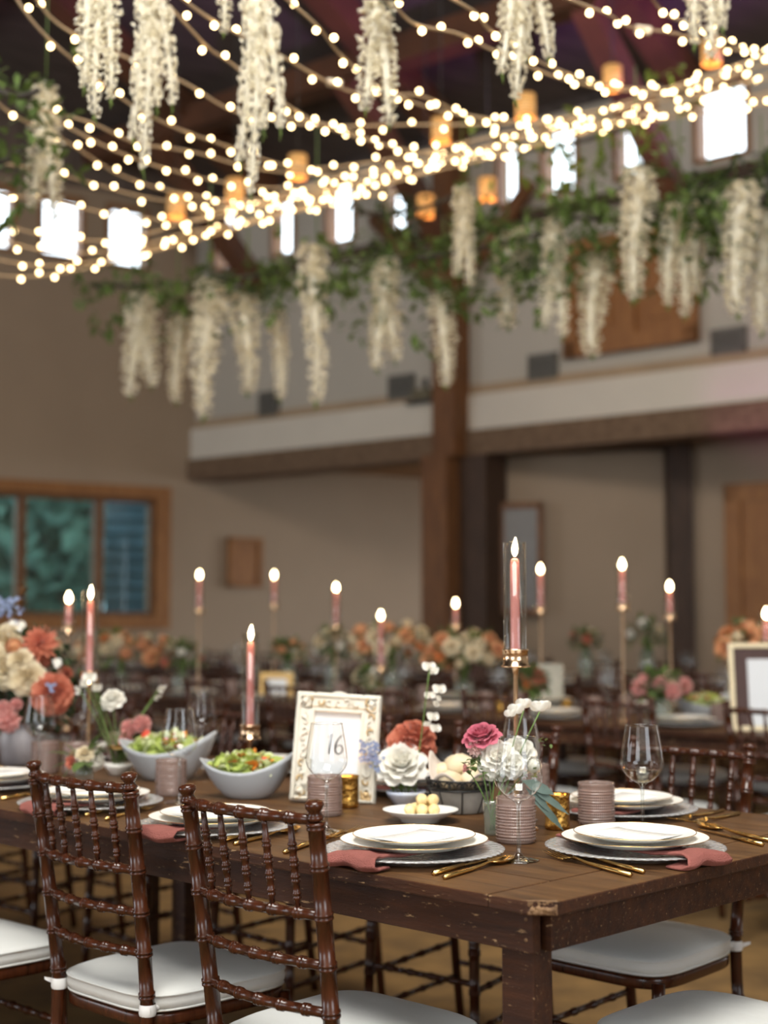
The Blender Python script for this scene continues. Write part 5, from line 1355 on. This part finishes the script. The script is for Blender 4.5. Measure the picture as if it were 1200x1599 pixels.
WLIST = [ # px, top y, bottom y, depth, proto, width px, label
 (158, -70, 182, 3.9, 2, 66, 'large cream wisteria hanging at the top left, second from left of the near ones'),
 (238, -80, 262, 4.3, 3, 74, 'large cream wisteria at top left with long trailing tips'),
 (72, 138, 350, 5.6, 1, 58, 'cream wisteria at the left in front of the left clerestory windows'),
 (352, -110, 50, 3.9, 0, 28, 'tip of a white wisteria just reaching into the top of frame'),
 (405, -60, 302, 4.3, 3, 70, 'large cream wisteria at top, left of centre, the longest of the near ones'),
 (590, -60, 205, 4.3, 1, 66, 'cream wisteria at top centre with a green leaf at its head'),
 (816, -110, 158, 4.1, 3, 90, 'broad double cream wisteria at top right of centre'),
 (1102, -150, 88, 4.2, 2, 66, 'cream wisteria cut by the top at the right'),
 (220, 455, 622, 7.8, 1, 60, 'cream wisteria in two strands, leftmost under the garland'),
 (277, 492, 628, 7.9, 0, 32, 'short slim wisteria second from left under the garland'),
 (328, 440, 650, 7.6, 4, 46, 'long wisteria third from left under the garland'),
 (387, 456, 612, 7.6, 0, 40, 'wisteria fourth from left under the garland'),
 (436, 482, 622, 7.7, 4, 28, 'very slim wisteria left of the wall vent'),
 (495, 380, 626, 7.4, 0, 40, 'longest slim wisteria left of centre'),
 (604, 402, 582, 7.3, 1, 56, 'cream wisteria left of the timber column'),
 (693, 455, 602, 7.2, 4, 38, 'wisteria hanging directly beside the timber column'),
 (722, 295, 452, 6.9, 1, 42, 'wisteria in front of the head of the timber column'),
 (793, 360, 512, 7.2, 0, 42, 'wisteria right of the timber column'),
 (865, 345, 532, 7.0, 1, 50, 'wisteria left of the honey wood panel'),
 (925, 400, 556, 7.0, 0, 46, 'wisteria over left part of the honey wood panel'),
 (995, 265, 468, 6.6, 4, 46, 'tall wisteria over the middle of the honey wood panel'),
 (1063, 315, 492, 6.7, 2, 66, 'pale loose wisteria over the right part of the honey wood panel'),
 (1150, 290, 492, 6.4, 0, 50, 'wisteria right of the honey wood panel'),
 (1192, 330, 520, 6.6, 4, 40, 'wisteria cut by the right frame edge')]
for px, y0, y1, d, pi_, wpx, lb in WLIST:
    a = at_d(px, y0, d); b_ = at_d(px, y1, d); s_ = (a.z-b_.z)/.62; base_w = {0: .075, 4: .075, 1: .115, 2: .15, 3: .19}[pi_]; sw = (wpx/FPX*d)/base_w
    place(WP[pi_], a, rnd.uniform(-.4, .4)+(PI if rnd.random() < .5 else 0), lb, 'wisteria', 'hanging wisteria', (sw, sw, s_))

def garland(p0, p1, sag, n, spread, seed, label, mt='leaf', drop=.25, lf=(.05,.10), side=.25):
    rr = random.Random(seed); p0, p1 = Vector(p0), Vector(p1); c = (p0+p1)/2; r = empty('greenery_garland', c)
    cur = lambda t: p0.lerp(p1, t)-Vector((0,0,sag*4*t*(1-t)))-c
    m = MB(); m.tube([cur(i/16) for i in range(17)], .012, 6); m.build('branch', M['bark'], r)
    m = MB(); nn = 0
    while nn < n:
        t = rr.random(); b_ = cur(t)+Vector((rr.gauss(0,side*.5), rr.gauss(0,side*.5), rr.gauss(0,spread*.45)))
        if rr.random() < drop: b_.z -= rr.random()*spread*1.5
        d = Vector((rr.uniform(-1,1), rr.uniform(-1,1), rr.uniform(-1,.4))).normalized()
        k = rr.randint(4, 8); q = b_.copy()
        for j in range(k):
            leafq(m, q, Vector((rr.uniform(-1,1), rr.uniform(-1,1), rr.uniform(-1,.5))), rr.uniform(*lf), rr.uniform(.012,.024)); q = q+d*.035
        nn += k
    m.build('foliage', M[mt], r); tag(r, label, 'garland', 'hanging greenery garlands'); return r
gd = lambda px, py, d: at_d(px, py, d)
garland(gd(140, 445, 7.9), gd(560, 400, 7.4), .05, 620, .13, 1, 'leafy garland over the left wisteria row')
garland(gd(560, 405, 7.4), gd(890, 350, 7.0), .05, 800, .22, 2, 'thick leafy garland around the head of the timber column')
garland(gd(880, 340, 7.0), gd(1260, 295, 6.4), .05, 750, .17, 3, 'leafy garland over the right wisteria row')
garland(gd(760, 235, 7.6), gd(1000, 190, 7.2), .05, 160, .14, 4, 'lighter green garland hung before the right clerestory windows', 'leaf_lime')
garland(gd(-60, 60, 5.2), gd(60, 140, 5.0), .1, 90, .16, 5, 'leafy garland at the top left corner', 'leaf')
garland(gd(-60, 200, 5.4), gd(40, 225, 5.4), .1, 60, .1, 6, 'sparse leafy garland at the left edge above the wisteria', 'leaf')
garland(gd(560, 330, 7.6), gd(720, 300, 7.4), .05, 90, .12, 7, 'leafy garland between the string lights at centre', 'leaf_dark')
garland(gd(1080, 290, 6.8), gd(1240, 250, 6.6), .05, 220, .16, 8, 'leafy garland at right below the brightest window', 'leaf_dark')
# near leaf at the top centre
m = MB(); c = at_d(590, 0, 4.2)
for a in (-.9, -.3, .5, 1.2, 2.4): leafq(m, Vector((0,0,0)), Vector((math.sin(a), -.3, -.3+.5*math.cos(a))), .09, .022)
o = m.build('leaf_sprig', M['leaf_dark'], loc=c); tag(o, 'dark green leaf sprig at the very top centre of the frame', 'leaf sprig')

# ================================================================== STRING LIGHTS
bm_ = MB(); bm_.ball((0,0,0), .0108, 10, 8); BULB = bm_.mesh('bulb', M['bulb'])
nb = [0]
def string(pts, label, gap=.125, seed=0):
    rr = random.Random(seed); P = [at_d(x, y, d) for x, y, d in pts]; cv = catmull([tuple(p) for p in P], 14)
    m = MB(); m.tube(cv, .0052, 5); o = m.build('string_lights', M['cord']); tag(o, label, 'string lights', 'fairy light strings')
    acc = 0; nx = gap*.5; sgn = 1
    for i in range(len(cv)-1):
        seg = (cv[i+1]-cv[i]).length
        while nx <= acc+seg:
            p = cv[i].lerp(cv[i+1], (nx-acc)/seg)
            q = proj(p)
            if -30 < q[0] < 1230 and -30 < q[1] < 700:
                b_ = bpy.data.objects.new('bulb', BULB); C.objects.link(b_); b_.parent = o; b_.location = p+Vector((rr.uniform(-.012,.012), 0, sgn*rr.uniform(.008,.022))); nb[0] += 1
            sgn = -sgn; nx += gap*rr.uniform(.8, 1.2)
        acc += seg
    return o
STR = [
 ([(20,-10,4.6),(82,66,4.8),(225,176,5.4),(359,230,6.0),(470,262,6.5),(600,250,6.9),(760,215,7.0),(930,180,7.0),(1215,120,6.8)], 'string from the top left corner sweeping low across the picture'),
 ([(50,-10,4.8),(110,50,5.0),(280,125,5.4),(373,176,5.7),(498,196,6.1),(640,195,6.5),(800,192,6.8),(940,170,6.9),(1215,80,6.8)], 'string starting between the two left wisterias at the top'),
 ([(265,10,4.5),(325,74,4.7),(362,100,4.9),(470,178,5.3),(560,215,5.8),(700,240,6.4),(850,205,6.8),(1080,170,7.0),(1215,140,7.0)], 'string dropping behind the second wisteria from top'),
 ([(275,-10,4.4),(330,30,4.6),(436,86,4.9),(551,144,5.4),(656,150,5.9),(740,182,6.3),(870,192,6.6),(980,165,6.8),(1215,95,6.9)], 'string from the top between second and third wisteria'),
 ([(440,-8,4.3),(497,42,4.5),(535,88,4.8),(600,140,5.2),(700,176,5.7),(816,190,6.2),(960,186,6.6),(1100,150,6.8),(1215,110,6.9)], 'string from the top left of the centre wisteria'),
 ([(610,-5,4.3),(645,36,4.5),(719,54,4.8),(771,79,5.1),(875,122,5.5),(980,142,6.0),(1110,130,6.5),(1215,90,6.8)], 'string from the top right of the centre wisteria'),
 ([(690,-10,4.2),(743,20,4.4),(770,50,4.7),(850,100,5.1),(960,135,5.7),(1080,132,6.2),(1215,75,6.6)], 'string from the top just left of the double wisteria'),
 ([(870,-8,4.3),(948,22,4.6),(985,42,4.9),(1060,54,5.2),(1143,77,5.8),(1215,82,6.2)], 'string from the top right of the double wisteria'),
 ([(1015,-8,4.5),(1045,25,4.8),(1100,44,5.2),(1165,78,5.8),(1215,90,6.2)], 'string at the top right corner'),
 ([(-30,130,5.4),(15,176,5.6),(105,222,6.0),(190,274,6.4),(285,302,6.8),(400,312,7.1),(560,270,7.2),(760,235,7.2)], 'string entering at the left edge above the wisteria'),
 ([(60,170,5.2),(145,193,5.4),(212,223,5.7),(304,238,6.1),(393,262,6.4),(500,272,6.7),(640,262,6.9),(800,225,7.0)], 'string rising out behind the left wisteria'),
 ([(-30,250,5.8),(60,265,6.0),(146,287,6.3),(236,310,6.6),(330,318,6.9),(450,308,7.1),(600,272,7.2),(720,250,7.2)], 'string entering at left edge level with the wisteria'),
 ([(-30,300,6.0),(70,312,6.3),(180,335,6.6),(300,345,6.9),(420,322,7.1),(560,290,7.2),(700,262,7.2)], 'string in front of the left clerestory windows'),
 ([(-30,400,6.3),(60,415,6.5),(150,408,6.8),(260,382,7.0),(360,352,7.1),(480,322,7.2),(620,300,7.2)], 'low string under the left clerestory windows, upper of two'),
 ([(-30,428,6.2),(50,432,6.4),(130,420,6.7),(230,395,6.9),(330,368,7.1),(430,338,7.2),(560,300,7.2)], 'lowest string at the left under the clerestory windows'),
 ([(-30,360,6.4),(60,390,6.6),(180,392,6.8),(300,362,7.0),(420,340,7.1),(540,312,7.2)], 'string crossing the bottoms of the left clerestory windows'),
 ([(90,190,5.6),(190,240,5.9),(290,272,6.3),(400,292,6.7),(520,290,7.0),(660,258,7.1),(820,215,7.1),(1000,185,7.1)], 'string above the middle of the glowing band'),
 ([(430,178,5.6),(530,200,5.9),(620,232,6.3),(720,246,6.6),(850,222,6.9),(990,185,7.0),(1215,150,7.0)], 'string crossing right of the longest near wisteria'),
 ([(-30,340,6.2),(90,372,6.5),(200,372,6.8),(330,335,7.0),(470,305,7.2),(620,280,7.2)], 'string between the upper and lower left window strings'),
 ([(300,330,7.1),(430,318,7.2),(560,300,7.2),(660,272,7.2),(800,238,7.2),(950,200,7.1),(1215,160,7.0)], 'string along the underside of the glowing band'),
]
for i, (pts, lb) in enumerate(STR): string(pts, 'fairy light '+lb, .160 if i < 9 else (.165 if i < 12 else .125), i)
print('bulbs', nb[0])
# plug boxes on the cords
for px, py, d, lb in ((523,130,5.3,'small beige plug box on a fairy light cord left of the centre wisteria'), (1005,47,5.0,'small beige plug box on fairy light cord at upper right')):
    c = at_d(px, py, d); m = MB(); m.box((-.03,-.012,-.014),(.03,.012,.014)); o = bev(m.build('plug_box', M['socket'], loc=c, rot=(0,.15,0)), .005); tag(o, lb, 'plug box', 'plug boxes')

# ================================================================== HANGING LAMPS
def make_lamp():
    r = empty('pendant_lamp')
    m = MB(); m.lathe([(.080,0),(.082,.0),(.082,.20),(.080,.20)], 28); m.build('lamp_shade', M['shade'], r)
    m = MB(); m.lathe([(.001,.205),(.082,.205),(.084,.20),(.082,.198),(.001,.198)], 28); m.build('top_cap', M['post'], r)
    m = MB(); m.ball((0,0,.10), .03, 10, 8); m.build('lamp_bulb', emit('lamp_bulb_glow', (1,.55,.2), 5), r)
    m = MB(); m.tube([(0,0,.2),(0,0,2.6)], .005, 5); m.build('cord', M['screen'], r); return r
lamp = make_lamp()
for px, py, d, lb in ((957,140,8.6,'near the top right, clearest of them'), (821,186,8.2,'just below the double wisteria'), (689,222,8.6,'between the string lights at centre'), (1112,100,8.2,'at far upper right behind the cut wisteria'),
        (465,278,8.8,'left of centre above the glowing band'), (367,315,9.0,'third from left, above the glowing band'), (275,340,9.2,'leftmost, behind the fairy lights'), (762,312,9.4,'low among the leaves right of the column'), (665,338,9.6,'low among the leaves left of the column')):
    p = at_d(px, py, d); sc = 1.0; o = place(lamp, p, 0, 'amber pendant lamp '+lb, 'pendant lamp', 'amber pendant lamps', .72)
    pointl('pendant_glow', p+Vector((0,0,-.05)), 6, (1,.6,.28), .05)

# ------------------------------------------------------------------ room lights
spotl('magenta_uplight', (6.6, 7.2, .8), at_d(1120, 60, 9.5), 2600, (.70,.25,1.0), math.radians(34), .1)
qs = at_d(1190, 668, 11.6)
spotl('soffit_spot', qs+NB*.7+Vector((0,0,-.5)), qs, 12, (.85,.25,.75), math.radians(70), .03)
pointl('warm_room_point', bw(9, 6, 4.6), 22, (1,.75,.5), .3)  # this and the next: warm point lights in mid-air, without a fixture
pointl('warm_room_point', bw(1, 6, 4.6), 20, (1,.75,.5), .3)
